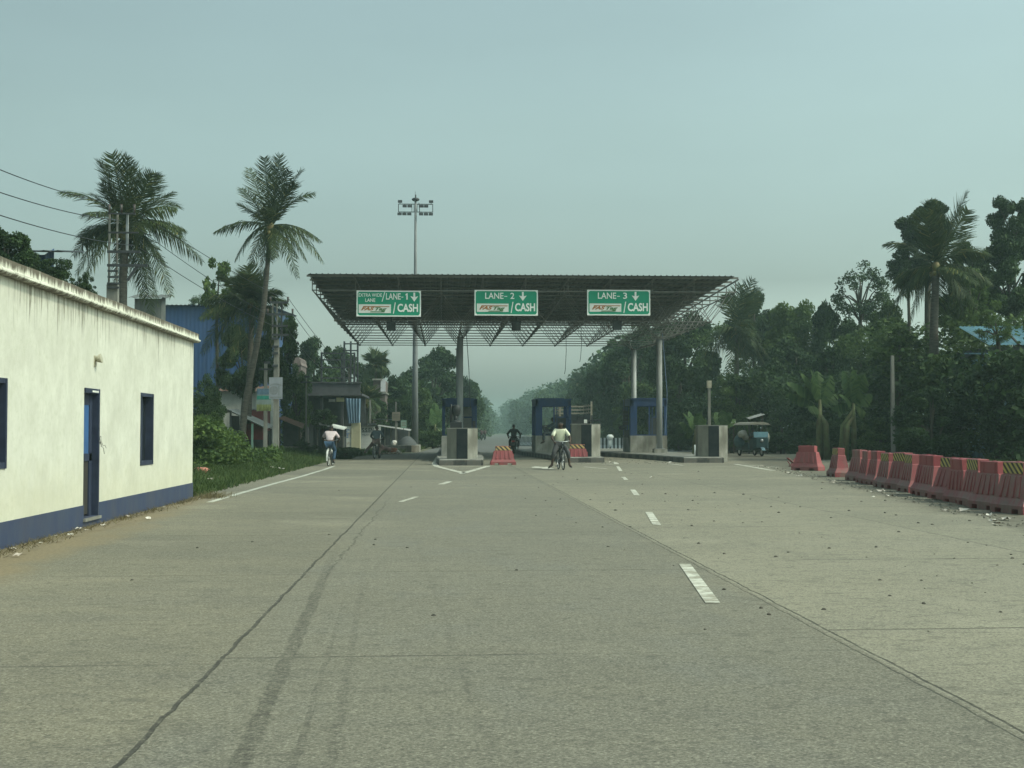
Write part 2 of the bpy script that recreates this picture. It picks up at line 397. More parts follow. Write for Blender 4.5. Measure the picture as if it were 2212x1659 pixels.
def text_mesh(body, shear=0.0, bold=0.0):
    cu = bpy.data.curves.new("txt", 'FONT'); cu.body = body; cu.size = 1; cu.shear = shear; cu.offset = bold; cu.fill_mode = "FRONT"; cu.resolution_u = 3
    ob = bpy.data.objects.new("txt", cu); COL.objects.link(ob)
    dg = bpy.context.evaluated_depsgraph_get()
    me = bpy.data.meshes.new_from_object(ob.evaluated_get(dg))
    vs = [tuple(v.co) for v in me.vertices]; fs = [tuple(p.vertices) for p in me.polygons]
    bpy.data.objects.remove(ob); bpy.data.curves.remove(cu); bpy.data.meshes.remove(me)
    x0 = min(v[0] for v in vs); x1 = max(v[0] for v in vs); y0 = min(v[1] for v in vs); y1 = max(v[1] for v in vs)
    return [((v[0]-x0)/(x1-x0), (v[1]-y0)/(y1-y0)) for v in vs], fs
def put_text(b, body, x0, x1, z0, z1, y, shear=0.0, grow=0.0):
    vs, fs = text_mesh(body, shear, grow)
    b.add([(x0+(x1-x0)*u, y, z0+(z1-z0)*w) for u, w in vs], fs)

# ------------------------------------------------------------------ ground, road, markings
rg = random.Random(5)
sheet("ground", [(-600, -50), (600, -50), (600, 1000), (-600, 1000)], 0, SOIL)
sheet("road", [(17.3, -40), (17.5, 40), (18.5, 62), (21, 76), (22, 90), (19, 105), (16, 130), (15, 190), (17, 260), (24, 400), (40, 640),
               (34, 640), (15, 400), (6.2, 250), (2.5, 180), (-.3, 125), (-1.4, 91), (-2.2, 83), (-4.4, 72), (-5.9, 62), (-5.45, 44), (-5.25, 28), (-5.3, -40)], .004, ROAD)
sheet("far_road", [(21.5, 86), (19, 105), (16, 130), (15, 190), (17, 260), (24, 400), (40, 640), (34, 640), (15, 400), (6.2, 250), (2.5, 180), (-.3, 125), (-1.4, 91), (-1.7, 86)], .008, pm("far_asphalt", (.115, .115, .105), (.085, .086, .08), .4, .85))
pts = [(-4.75, 2)]
for i in range(60):
    y = 8+i*.34; pts.append((-4.78-.006*(y-9)+rg.uniform(-.09, .09)+.06*math.sin(y*1.3), y))
pts += [(-5.1, 28.6), (-5.25, 2)]
sheet("sand_verge", pts, .008, SAND)
def strip(b, a, c, w, z):
    a, c = Vector((a[0], a[1], 0)), Vector((c[0], c[1], 0)); t = (c-a).normalized(); n = Vector((-t.y, t.x, 0))*w/2
    b.add([(p.x, p.y, z) for p in (a-n, a+n, c+n, c-n)], [(3, 2, 1, 0)])
b = MB()
DASH = [(1479, 1220, 1540, 1304.5), (1401.5, 1107, 1419, 1135), (1366.5, 1058.5, 1376, 1071), (1346, 1031, 1353, 1037), (1334.5, 1008, 1341, 1018)]
for x0, y0, x1, y1 in DASH: strip(b, G(x0, y0), G(x1, y1), .12, .010)
strip(b, G(1326, 998), G(1333, 1003), .2, .010)
tag(b.build("dashed_lane_marking", PAINT), kind="structure")
b = MB()
prev = None
for x, y in ((452, 1086), (520, 1066), (590, 1046), (650, 1030), (700, 1015), (722, 1007)):
    g = G(x, y)
    if prev is not None: strip(b, prev, g, .13, .010)
    prev = g
strip(b, G(905, 967), G(952, 962), .3, .010)
tag(b.build("edge_line_marking", PAINT2), kind="structure")
b = MB()
for pts, w in ((((946, 988), (938, 1003), (944, 1008), (1003, 1023)), .22), (((997, 1024), (1055, 1007)), .22), (((965, 1009), (1040, 1008.4)), .10), (((975, 1014), (1030, 1013.2)), .10), (((986, 1018.5), (1018, 1018)), .10),
               (((1183, 988), (1215, 993)), .12), (((1238, 1001), (1330, 1003)), .14), (((1262, 1009), (1310, 1013)), .14), (((1300, 1004), (1326, 1003)), .1),
               (((1588, 1003), (1670, 1017)), .2), (((1545, 1009), (1620, 1008.5)), .12), (((1600, 1005), (1685, 1010)), .15), (((1425, 1002), (1452, 1002.4)), .25), (((1452, 1003), (1476, 1006)), .15), (((952, 1047), (971, 1041)), .16), (((865, 1085), (900, 1074)), .1)):
    for a, c in zip(pts, pts[1:]): strip(b, G(*a), G(*c), w, .011)
ap = [G(*p) for p in ((1148, 1009.5), (1156, 1008), (1176, 1009.4), (1181, 1008.8), (1198, 1013.4), (1168, 1014), (1172, 1012), (1150, 1011))]
b.add([(p.x, p.y, .011) for p in ap], [tuple(range(8))[::-1]])
tag(b.build("painted_lane_arrow_and_hatching", PAINT), kind="structure")
# ------------------------------------------------------------------ loose dirt: stones, litter, weeds
def rock(b, c, r, rnd):
    n = 6; ring = []
    for z, k in ((0, 1), (.5, .85), (.9, .4)):
        ring.append([(c[0]+r*k*rnd.uniform(.6, 1.2)*math.cos(2*math.pi*i/n), c[1]+r*k*rnd.uniform(.6, 1.2)*math.sin(2*math.pi*i/n), c[2]+z*r*.7) for i in range(n)])
    b.loft(ring)
b = MB(); r_ = random.Random(11)
for i in range(200):
    y = 9+abs(r_.gauss(0, 1))*15; x = r_.uniform(1.8, 10.2)
    if x > 6.4+.128*y: continue
    rock(b, (x, y, .004), r_.choice((.005, .006, .007, .009, .012, .016))*(1+y/28), r_)
for i in range(14): rock(b, (r_.uniform(-3.6, 2), r_.uniform(8, 40), .004), .02, r_)
tag(b.build("gravel", pm("dark_crumb", (.05, .047, .04), (.09, .08, .065), 9, .9)), kind="stuff")
b = MB(); 
for i in range(330):
    y = r_.uniform(19, 52); x = 6.626+.128*y+r_.gauss(-.62, .2)
    rock(b, (x, y, .006), r_.uniform(.01, .045), r_)
for i in range(120):
    g = G(r_.uniform(1230, 1500), r_.uniform(990, 1003)); rock(b, (g.x, g.y, .004), r_.uniform(.02, .05), r_)
tag(b.build("rubble", pm("rubble_grey", (.21, .20, .16), (.12, .11, .09), 9, .9)), kind="stuff")
def scrap(b, c, r, rnd):
    vs = []; 
    for j in range(3):
        for i in range(4): vs.append((c[0]+(i/3-.5)*2*r+rnd.uniform(-.3, .3)*r, c[1]+(j/2-.5)*2*r+rnd.uniform(-.3, .3)*r, c[2]+rnd.uniform(.05, .9)*r))
    b.add(vs, [(j*4+i, j*4+i+1, j*4+i+5, j*4+i+4) for j in range(2) for i in range(3)])
b = MB()
for i in range(18):
    y = r_.uniform(13, 28); scrap(b, (-5.1+abs(r_.gauss(0, .18)), y, .02), r_.uniform(.015, .05), r_)
for i in range(26):
    y = r_.uniform(18, 52); scrap(b, (6.626+.128*y+r_.gauss(-.8, .25), y, .01), r_.uniform(.03, .08), r_)
for x, y, s in ((430, 1028, .2), (465, 1012, .14), (470, 1040, .09), (590, 1018, .1), (608, 1021, .09), (455, 1046, .08), (428, 1034, .12), (1408, 1033, .05), (1447, 1001, .09), (1320, 1000, .1)): 
    g = G(x, y); scrap(b, (g.x, g.y, .10 if x < 700 else .01), s, r_)
tag(b.build("litter", pm("litter_paper", (.62, .60, .54), (.40, .33, .28), 3, .8)), kind="stuff")
g = G(434, 1034); b = MB((g.x, g.y, 0)); b.ell((g.x, g.y, .2), (.30, .24, .15), 9, 6); b.ell((g.x-.22, g.y+.05, .16), (.2, .2, .11), 9, 6)
tag(b.build("discarded_cloth", pm("faded_pink_cloth", (.42, .18, .13), (.3, .13, .1), 6, .9, .4)), "faded pink cloth bundle lying in the grass beside the white building", "cloth")

def leaves(N, cen, size, rnd, upbias=.5, elong=1.9, flat=.0, outc=None):
    """N diamond leaves at the points cen; returns vertex array (N,4,3)"""
    a = rnd.normal(size=(N, 3)); a[:, 2] = a[:, 2]*.6-.35
    a /= np.linalg.norm(a, axis=1)[:, None]
    n = rnd.normal(size=(N, 3)); n[:, 2] = np.abs(n[:, 2])+upbias
    s = np.cross(a, n); s /= np.linalg.norm(s, axis=1)[:, None]+1e-9
    l = size*rnd.uniform(.65, 1.35, N)[:, None]; w = l/elong
    return np.stack([cen-a*l*.5, cen+s*w*.5, cen+a*l*.5, cen-s*w*.5], 1)
def leaf_obj(name, arrs, m, parent=None, rnd=None):
    V = np.concatenate(arrs).reshape(-1, 3); n = len(V)//4
    me = bpy.data.meshes.new(name)
    me.vertices.add(len(V)); me.vertices.foreach_set("co", V.astype(np.float32).ravel())
    me.loops.add(4*n); me.polygons.add(n)
    me.loops.foreach_set("vertex_index", np.arange(4*n, dtype=np.int32))
    me.polygons.foreach_set("loop_start", np.arange(0, 4*n, 4, dtype=np.int32))
    me.polygons.foreach_set("loop_total", np.full(n, 4, dtype=np.int32))
    at = me.attributes.new("rnd", 'FLOAT', 'FACE'); at.data.foreach_set("value", np.random.RandomState(n % 9999).rand(n).astype(np.float32))
    me.materials.append(m); me.update(calc_edges=True)
    ob = bpy.data.objects.new(name, me); COL.objects.link(ob)
    if parent: ob.parent = parent
    return ob
def blades(N, xy, z0, h, w, rnd, lean=.35):
    d = rnd.normal(size=(N, 2))*lean; hh = h*rnd.uniform(.5, 1.3, N); ang = rnd.uniform(0, math.pi, N)
    sx, sy = np.cos(ang)*w/2, np.sin(ang)*w/2
    b0 = np.stack([xy[:, 0]-sx, xy[:, 1]-sy, z0], 1); b1 = np.stack([xy[:, 0]+sx, xy[:, 1]+sy, z0], 1)
    t = np.stack([xy[:, 0]+d[:, 0]*hh, xy[:, 1]+d[:, 1]*hh, z0+hh], 1)
    return np.stack([b0, b1, t+np.stack([sx*.3, sy*.3, 0*sx], 1), t-np.stack([sx*.3, sy*.3, 0*sx], 1)], 1)
q = np.random.RandomState(3)
# dry weeds along the white building
N = 2600; y = q.uniform(12, 28.8, N); dens = .5+.5*np.sin(y*2.1)*np.sin(y*.9+1); keep = q.rand(N) < .25+.75*dens; y = y[keep]
x = -5.13+np.abs(q.normal(size=len(y)))*.13
A = [blades(len(y), np.stack([x, y], 1), np.full(len(y), .0), .06, .011, q, 1.3)]
N = 260; y2 = q.normal(28.3, .35, N); x2 = -5.0+np.abs(q.normal(size=N))*.25
A.append(blades(N, np.stack([x2, y2], 1), np.zeros(N), .11, .013, q, 1.2))
tag(leaf_obj("weeds", A, DRY), kind="stuff")
# grass verge on the left
def mound(x, y): return .12*np.clip((-5.6-x)/1.5, 0, 1)+.35*np.clip((-6.4-x)/3, 0, 1)
N = 42000; Y_ = 28.6+(q.rand(N)**1.25)*46; X_ = -5.25-np.abs(q.normal(size=N))*2.6+(q.rand(N)-.5)*.25
X_ = np.where(Y_ > 60, X_-.2, X_); k = (X_ > -13)
X_, Y_ = X_[k], Y_[k]; 
A = [blades(len(X_), np.stack([X_, Y_], 1), mound(X_, Y_)-.02, .17, .03, q, .5)]
tag(leaf_obj("grass", A, GRASS), kind="stuff")
N = 16000; Y_ = 45+q.rand(N)*75; X_ = np.interp(Y_, [45, 62, 72, 83, 91, 125], [-5.9, -6.3, -5.0, -3.1, -1.9, -.8])-np.abs(q.normal(size=N))*2.2
tag(leaf_obj("far_grass", [blades(N, np.stack([X_, Y_], 1), np.zeros(N), .22, .05, q, .5)], GRASS), kind="stuff")
N = 22000; Y_ = 20+q.rand(N)*62; X_ = np.interp(Y_, [20, 40, 62, 76, 90], [17.6, 17.8, 18.9, 21.3, 22.4])+np.abs(q.normal(size=N))*1.6
tag(leaf_obj("roadside_grass", [blades(N, np.stack([X_, Y_], 1), np.zeros(N), .3, .045, q, .5)], GRASS), kind="stuff")
b = MB()
n = 24; rows = []
for i in range(n+1):
    y = 28.6+i*1.9
    rows.append([(-5.35, y, -.02), (-6.4, y, .08), (-8, y, .22), (-12, y, .46), (-16, y, .46)])
vs = [p for r in rows for p in r]; b.add(vs, [(i*5+j, i*5+j+1, (i+1)*5+j+1, (i+1)*5+j) for i in range(n) for j in range(4)], True)
tag(b.build("grassy_bank", SOIL), kind="structure")

# ------------------------------------------------------------------ white roadside building
def build_white():
    X0, Y0, Y1 = -5.2, 6.0, 28.1
    t = thing("roadside_building", "long white stained building with navy plinth and mossy flat roof edge by the road", "building", (X0, Y0, 0))
    off = (X0, Y0, 0)
    def yo(x): return P(x, 900, 1).x and None
    def ywall(x):   # depth at which column x of the picture meets the wall plane
        r = ray(x, 930); return X0*r.y/r.x
    d0, d1 = ywall(181), ywall(213.5); w0, w1 = ywall(303), ywall(329.5); l1 = ywall(12)
    ops = [(l1-1.0, l1, .95, 2.02), (d0, d1, .33, 2.02), (w0, w1, .80, 2.05)]
    b = MB(off); xs = X0; ys = Y0; T = .22
    for a, c, z0, z1 in ops:
        b.box((xs-T, ys, .32), (xs, a, 3.22)); b.box((xs-T, a, .32), (xs, c, z0)) if z0 > .33 else None; b.box((xs-T, a, z1), (xs, c, 3.22)); ys = c
    b.box((xs-T, ys, .32), (xs, Y1, 3.22))
    b.box((xs-6, Y1-T, .32), (xs-T, Y1, 3.22)); b.box((xs-6, Y0, .32), (xs-T, Y0+T, 3.22)); b.box((xs-6.2, Y0, .0), (xs-6, Y1, 3.22))
    b.build("wall", WALL, t)
    b = MB(off); b.box((xs-6, Y0, 3.14), (xs+.0, Y1, 3.22)) if False else None
    prof = [(-.20, 3.223), (.09, 3.223), (.12, 3.25), (.12, 3.275), (.085, 3.295), (.085, 3.41), (-.2, 3.43)]
    yy = [Y0-.1+i*(Y1+.13-Y0+.1)/30 for i in range(31)]
    rr = random.Random(4)
    b.loft([[(xs+px+rr.uniform(-.004, .004), y, pz+rr.uniform(-.006, .006)) for px, pz in prof] for y in yy])
    b.box((xs-6.1, Y1+.0, 3.223), (xs-.2, Y1+.12, 3.42))
    b.build("cornice", CORN, t)
    MB(off).box((xs-6, Y0, 3.28), (xs-.2, Y1, 3.36)).build("roof", CONC, t)
    b = MB(off); a, c = ops[1][0], ops[1][1]
    b.box((xs-T, Y0, -.1), (xs+.012, a, .322)); b.box((xs-T, c, -.1), (xs+.012, Y1+.012, .322)); b.box((xs-T, a, -.1), (xs+.012, c, .13))
    b.box((xs-6, Y1-.2, -.1), (xs-T, Y1+.012, .322))
    b.build("plinth", PLINTH, t)
    # door, half glazed, set back in its opening
    NAVY = pm("navy_joinery", (.032, .042, .075), (.02, .026, .048), 4, .5)
    d = MB(off); y0, y1, z0, z1 = d0, d1, .13, 2.02
    d.box((xs-.18, y0, z0), (xs-.02, y0+.05, z1)); d.box((xs-.18, y1-.06, z0), (xs+.015, y1, z1)); d.box((xs-.18, y0+.05, z1-.07), (xs+.012, y1-.06, z1))
    do = d.build("door", NAVY, t)
    m = MB(off); m.box((xs-.13, y0+.05, 1.78), (xs-.09, y1-.06, z1-.07)); m.box((xs-.13, y0+.05, .95), (xs-.085, y1-.06, 1.06)); m.box((xs-.13, y1-.20, .13), (xs-.085, y1-.06, 1.95)); m.box((xs-.13, y0+.05, .13), (xs-.085, y0+.09, 1.95))
    m.build("door_leaf", NAVY, do)
    MB(off).box((xs-.12, y0+.09, 1.06), (xs-.10, y1-.2, 1.78)).build("pane", pm("blue_film", (.035, .105, .26), (.05, .13, .30), 7, .35, grime=.25), do)
    MB(off).box((xs-.12, y0+.09, .16), (xs-.105, y1-.2, .95)).build("lower_panel", pm("dark_panel", (.028, .026, .024), (.04, .036, .03), 3, .7), do)
    MB(off).box((xs-.2, y0-.04, .085), (xs+.05, y1+.02, .128)).build("step", CONC, do)
    MB(off).box((xs+.0145, y0+.40, 1.965), (xs+.019, y1-.10, 1.992)).build("sticker", WHITEP, do)
    for a, c, z0, z1 in (ops[0], ops[2]):
        f = MB(off)
        f.box((xs-.2, a, z0), (xs+.01, a+.045, z1)); f.box((xs-.2, c-.05, z0), (xs+.02, c, z1)); f.box((xs-.2, a+.045, z1-.06), (xs+.01, c-.05, z1)); f.box((xs-.2, a+.045, z0), (xs+.012, c-.05, z0+.075))
        f.box((xs-.15, (a+c)/2-.04, z0+.075), (xs-.08, (a+c)/2+.04, z1-.06)); f.box((xs-.15, (a+c)/2+.04, z0+.075), (xs-.12, (a+c)/2+.07, z1-.06))
        w = f.build("window", NAVY, t)
        MB(off).box((xs-.125, a+.045, z0+.075), (xs-.115, c-.05, z1-.06)).build("pane", GLASS, w)
    # bulkhead lamp over the door
    p = P(203, 777, ywall(203)); b = MB(off)
    b.box((xs, p.y-.05, p.z-.10), (xs+.015, p.y+.05, p.z+.06)); b.tube([(xs+.01, p.y, p.z), (xs+.1, p.y, p.z+.02)], [.03, .075], 10)
    b.build("wall_lamp", pm("aged_cream", (.42, .40, .31), (.3, .28, .2), 9, .6), t)
    b = MB(off); q0 = P(214, 960, ywall(214)); rr = random.Random(8)
    for k in range(3):
        pts = [Vector((xs+.01, q0.y, q0.z+.1))]
        for j in range(5): pts.append(pts[-1]+Vector((rr.uniform(0, .03), rr.uniform(-.06, .05), rr.uniform(-.09, .04))))
        b.tube(pts, .004, 3)
    b.build("loose_wire", DARK, t)
build_white()

# ------------------------------------------------------------------ toll plaza canopy
MX, MY = 1.97, 2.02
BX, BY, BZ = -5.11, 63.1, 6.56
TX, TY, TZ = BX-MX/2, BY-MY/2, 7.87
def build_canopy():
    off = (3.5, 72, 0)
    t = thing("toll_canopy", "dark steel space frame toll canopy with corrugated roof on pale columns", "toll canopy", off)
    bot = [[Vector((BX+i*MX, BY+j*MY, BZ)) for j in range(10)] for i in range(10)]
    top = [[Vector((TX+i*MX, TY+j*MY, TZ)) for j in range(11)] for i in range(11)]
    b = MB(off)
    for j in range(10): b.tube([bot[0][j], bot[9][j]], .024, 5)
    for i in range(10): b.tube([bot[i][0], bot[i][9]], .022, 5)
    for j in range(11): b.tube([top[0][j], top[10][j]], .030, 5)
    for i in range(11): b.tube([top[i][0], top[i][10]], .030, 5)
    for i in range(10):
        for j in range(10):
            c = bot[i][j]
            for di in (0, 1):
                for dj in (0, 1): b.tube([c, top[i+di][j+dj]], .016, 4, False)
            b.ell(c, (.075, .075, .075), 6, 4)
    rz = lambda y: 8.53+(8.13-8.53)*(y-61.4)/21.6
    for i in range(11):
        for j in range(11):
            p = top[i][j]; b.tube([p, (p.x, p.y, rz(p.y)-.09)], .025, 5, False)
    b.build("space_frame", FRAME, t)
    b = MB(off)
    for k in range(16):
        y = 61.55+k*1.43; b.box((-6.3, y-.03, rz(y)-.10), (13.62, y+.03, rz(y)-.005))
    for k in range(11):
        y = 61.5; x = TX+k*MX; b.bar((x, 61.45, rz(61.45)-.13), (x, 82.9, rz(82.9)-.13), .05, .06)
    b.build("purlins", FRAME, t)
    b = MB(off); n = 360; xs = [-6.22+i*(19.62)/n for i in range(n+1)]
    pat = [0, .0, .035, .035]
    vs = []; 
    for y in (61.3, 83.0):
        for i, x in enumerate(xs): vs.append((x, y, rz(y)+(.04 if i % 5 == 2 else 0)))
    m = n+1
    b.add(vs, [(i, i+1, m+i+1, m+i) for i in range(n)])
    b.build("roof_sheet", SHEET, t)
    for cx, cy in ((994, 69.2), (1424, 69.2), (991, 78.8), (1369, 78.8)):
        p = P(cx, 800, cy); x = p.x
        b = MB(off)
        b.tube([(x, cy, .2), (x, cy, BZ-.35)], .155, 20)
        c = b.build("column", COLUMN, t)
        h = MB(off)
        for sx in (-1, 1):
            for sy in (-1, 1): h.bar((x+sx*.1, cy+sy*.1, BZ-.37), (min((BX+i*MX for i in range(10)), key=lambda v: abs(v-(x+sx*.9))), min((BY+j*MY for j in range(10)), key=lambda v: abs(v-(cy+sy*.9))), BZ), .07)
        h.box((x-.2, cy-.2, BZ-.4), (x+.2, cy+.2, BZ-.36))
        h.build("bearing", FRAME, c)
        h = MB(off); h.box((x-.32, cy-.32, .25), (x+.36, cy+.32, .45)); h.build("plinth", CONC_W, c)
        h = MB(off); h.box((x-.26, cy-.26, .452), (x+.26, cy+.26, .475))
        for k in range(4):
            a = k*math.pi/2+.4; h.add([(x+.15*math.cos(a), cy+.15*math.sin(a), .475), (x+.25*math.cos(a), cy+.25*math.sin(a), .475), (x+.15*math.cos(a), cy+.15*math.sin(a), .72)], [(0, 1, 2)])
        h.build("base_plate", COLUMN, c)
build_canopy()
for x, y0, y1, D in ((1222, 706, 808, 66), (1255, 706, 782, 68)):
    p0, p1 = P(x, y0, D), P(x, y1, D); b = MB(p0)
    b.tube([p0, (p0+p1)/2+Vector((.03, 0, 0)), p1+Vector((-.02, 0, .2)), p1+Vector((-.06, 0, 0))], .012, 4)
    tag(b.build("loose_cable", DARK), "longer thin cable dangling from the canopy frame above the middle lanes" if x == 1222 else "shorter thin cable with a curled end dangling from the canopy frame", "cable")
p0, p1 = P(1007, 713, 69), P(1013, 800, 69); b = MB(p0); b.tube([p0, p1, P(1016, 880, 69)], .018, 5)
tag(b.build("sloping_cable", DARK), "slanting dark cable beside the left front canopy column", "cable")
p0 = P(1431, 720, 69.4); b = MB(p0); b.tube([p0, P(1437, 800, 69.6), P(1441, 850, 69.8), P(1440, 890, 69.9), P(1436, 938, 70)], .022, 5)
tag(b.build("conduit", pm("blue_conduit", (.16, .22, .32), (.11, .16, .25), 4, .5)), "pale blue conduit curving down beside the right front canopy column", "conduit")

# ------------------------------------------------------------------ lane signs
def lane_sign(x0, y0, x1, y1, label, first):
    D = 61.85; o = P(x0, y1, D); t = thing("lane_sign", label, "sign", o, 0, "green lane signs under the canopy")
    k = (P(x1, y1, D).x-o.x)/(x1-x0); kz = (P(x0, y0, D).z-o.z)/(y1-y0)
    lx = lambda x: (x-x0)*k
    lz = lambda y: (y1-y)*kz
    w, h = lx(x1), lz(y0)
    MB().box((0, 0, 0), (w, .05, h)).build("border", SIGNW, t)
    c = .07; e = .055
    MB().loft([[(px, yy, pz) for px, pz in ((e+c, e), (w-e-c, e), (w-e, e+c), (w-e, h-e-c), (w-e-c, h-e), (e+c, h-e), (e, h-e-c), (e, e+c))] for yy in (-.004, .0)]).build("panel", SIGNG, t)
    b = MB(); Y = -.018
    def T(s, a, b_, c_, d_, g=.0): put_text(b, s, lx(x0+a), lx(x0+b_), lz(y0+d_), lz(y0+c_), Y, 0, g)
    def poly(pts): b.add([(lx(x0+p[0]), Y, lz(y0+p[1])) for p in pts], [tuple(range(len(pts)))])
    if first:
        T("EXTRA WIDE", 4.4, 55, 6.2, 13.6, .008); T("LANE", 19, 40.5, 17, 24.6, .014)
        poly(((60, 3.5), (61.8, 3.5), (56, 24), (54.2, 24)))
        T("LANE", 63.6, 95.5, 5.8, 19.4, .014); poly(((97, 13.2), (101, 13.2), (101, 14.8), (97, 14.8))); poly(((108.2, 5.8), (110.6, 5.8), (110.6, 19.4), (107.6, 19.4), (107.6, 9.2), (105.6, 10.6), (105.6, 8.6))); ax = 124.8
        px0, px1, py0, py1 = 4.7, 74.3, 29.9, 48.6; cx0, cx1 = 88.3, 133; sl = 79.2
    else:
        T("LANE", 23, 62.5, 6, 19.4, .014); poly(((64.5, 13.2), (70.5, 13.2), (70.5, 14.8), (64.5, 14.8))); T(first is None and "3" or "2", 77.5, 86, 6, 19.4, .014); ax = 104.3
        px0, px1, py0, py1 = 5, 73.5, 29.7, 47.5; cx0, cx1 = 87.3, 130.8; sl = 78.4
    lb = b; b = MB()
    poly(((ax-2, 4.0), (ax+2, 4.0), (ax+2, 13.6), (ax+8.3, 13.6-1.6), (ax, 23.6), (ax-8.3, 13.6-1.6), (ax-2, 13.6)))
    b.build("down_arrow", SIGNW, t); lb.build("lettering", SIGNW, t); b = MB()
    poly(((sl+3.6, 25.6), (sl+5.6, 25.6), (sl+1.6, 49.8), (sl-.4, 49.8)))
    T("CASH", cx0, cx1, 28.3, 46.2, .03)
    b.build("lettering", SIGNW, t)
    lg = MB().loft([[(lx(x0+a), yy, lz(y0+c_)) for a, c_ in ((px0, py1), (px1, py1), (px1, py0), (px0, py0))] for yy in (-.014, -.0045)]).build("logo_plate", pm("logo_plate_white", (.70, .70, .66), (.62, .62, .58), 4, .5), t)
    b = MB(); z0, z1 = lz(y0+py0+13.2), lz(y0+py0+5.4); xa, xb, xc = lx(x0+px0+5), lx(x0+px0+34), lx(x0+px0+61)
    put_text(b, "FAS", xa, xb, z0, z1, -.024, .35, .045)
    b.add([(xb-.06, -.024, z1), (xc+.10, -.024, z1-.01), (xc+.13, -.024, z1+.03), (xa+.1, -.024, z1+.035), (xa+.09, -.024, z1)], [(0, 1, 2, 3, 4)])
    b.build("orange_lettering", ORANGE, lg)
    b = MB(); put_text(b, "Tag", xb+.03, xc, z0-.05, z1-.02, -.024, .35, .045)
    b.add([(xa+.42, -.024, z0-.085), (xc-.12, -.024, z0-.085), (xc-.09, -.024, z0-.045), (xa+.44, -.024, z0-.045)], [(0, 1, 2, 3)])
    b.build("green_lettering", LGREEN, lg)
    # hangers
    for u in (.2, .8): MB().box((w*u-.02, .05, .1), (w*u+.02, .10, h+.06)).build("hanger", FRAME, t)
lane_sign(770, 627.4, 909.3, 683.4, "green sign reading EXTRA WIDE LANE / LANE-1 with down arrow", True)
lane_sign(1025, 626, 1162, 681.3, "green sign reading LANE-2 with down arrow and CASH", False)
lane_sign(1268.5, 625.8, 1404.8, 681, "green sign reading LANE-3 with down arrow and CASH", None)
for x, y, lab in ((845, 705, "below the LANE-1 sign"), (1115, 704, "below the LANE-2 sign"), (1333, 703, "below the LANE-3 sign")):
    p = P(x, y, 62.9); t = thing("lane_signal", "dark square lane signal box hanging "+lab, "signal", p, 0, "lane signal boxes under the canopy")
    MB().box((-.21, -.08, -.21), (.21, .10, .21)).build("housing", DARK, t)
    b = MB(); b.box((-.23, -.16, .20), (.23, .0, .225)); b.box((-.02, 0, .21), (.02, .04, .42)); b.build("hood", DSTEEL, t)
    MB().tube([(0, -.082, 0), (0, -.095, 0)], .15, 16).build("lens", pm("unlit_lens", (.03, .035, .035), (.02, .022, .022), 6, .25), t)

# ------------------------------------------------------------------ toll islands, piers, booths
def island(name, poly, label):
    b = MB((*poly[0], 0)); n = len(poly); ring = []
    for z, k in ((-.02, 1.0), (.21, 1.0), (.25, .965)):
        c = Vector((sum(p[0] for p in poly)/n, sum(p[1] for p in poly)/n))
        ring.append([(c.x+(p[0]-c.x)*(k if z > .22 else 1), c.y+(p[1]-c.y)*(1-(1-k)*.15), z) for p in poly])
    b.mi = 0; b.loft(ring[:2]); b.mi = 1; b.loft(ring[1:])
    tag(b.build("toll_island", [KERB, CONC]), label, "traffic island", "raised toll islands")
island("a", [(-.2, 53.9), (1.55, 53.9), (1.75, 60), (1.9, 70), (1.9, 84), (.9, 88), (-.3, 84), (-.4, 70), (-.35, 58)], "raised toll island with dark kerb under the leftmost booth")
island("b", [(5.25, 58.2), (6.95, 58.2), (7.1, 66), (6.8, 76), (6.6, 86), (4.4, 86), (4.35, 76), (5.0, 65)], "raised toll island with dark kerb under the middle booth")
island("c", [(10.35, 57.7), (12.1, 57.7), (12.3, 66), (12, 76), (11.5, 86), (8.6, 86), (8.4, 74), (9.8, 64)], "raised toll island with dark kerb under the booth farthest to the right")
CONC_SHADE = pm("grimy_shaded_whitewash", (.22, .21, .17), (.12, .115, .095), 1.8, .9, .25, stretch=(1, 1, .4), grime=.8)  # darker whitewash for left pier panels: their shade put into the colour, plus grime
def pier(xa, xb, ytop, D, label, extra):
    x0, x1 = P(xa, 930, D).x, P(xb, 930, D).x; zt = P(xa, ytop, D).z; w = x1-x0
    t = thing("crash_pier", label, "pier", (x0, D, .25), 0, "black and white crash piers on the toll islands")
    h = zt-.25
    a, c = w*.31, w*.67
    b = MB(); b.prism([(0, .28), (a, 0), (a, .9), (0, .9)], -.24, h); b.build("white_side", CONC_SHADE, t)
    b = MB(); b.prism([(c, 0), (w, .22), (w, .9), (c, .9)], -.24, h); b.build("white_side", CONC_W, t)
    b = MB(); b.prism([(a, -.03), (c, -.03), (c, .88), (a, .88)], -.245, h+.003); b.build("black_stripe", BLACKP, t)
    b = MB(); b.box((-.02, .26, h+.003), (w+.03, .93, h+.035)); b.build("coping", CONC, t)
    return t, x0, zt, w
pier(965.5, 1032, 926, 54.6, "stained black and white crash pier in front of the leftmost toll booth", 1)
pier(1236.5, 1298, 917, 59, "black and white crash pier between the cyclist and the striped median", 0)
pier(1510.5, 1574, 920, 58.6, "crash pier at the nose of the island beside the grey post", 0)
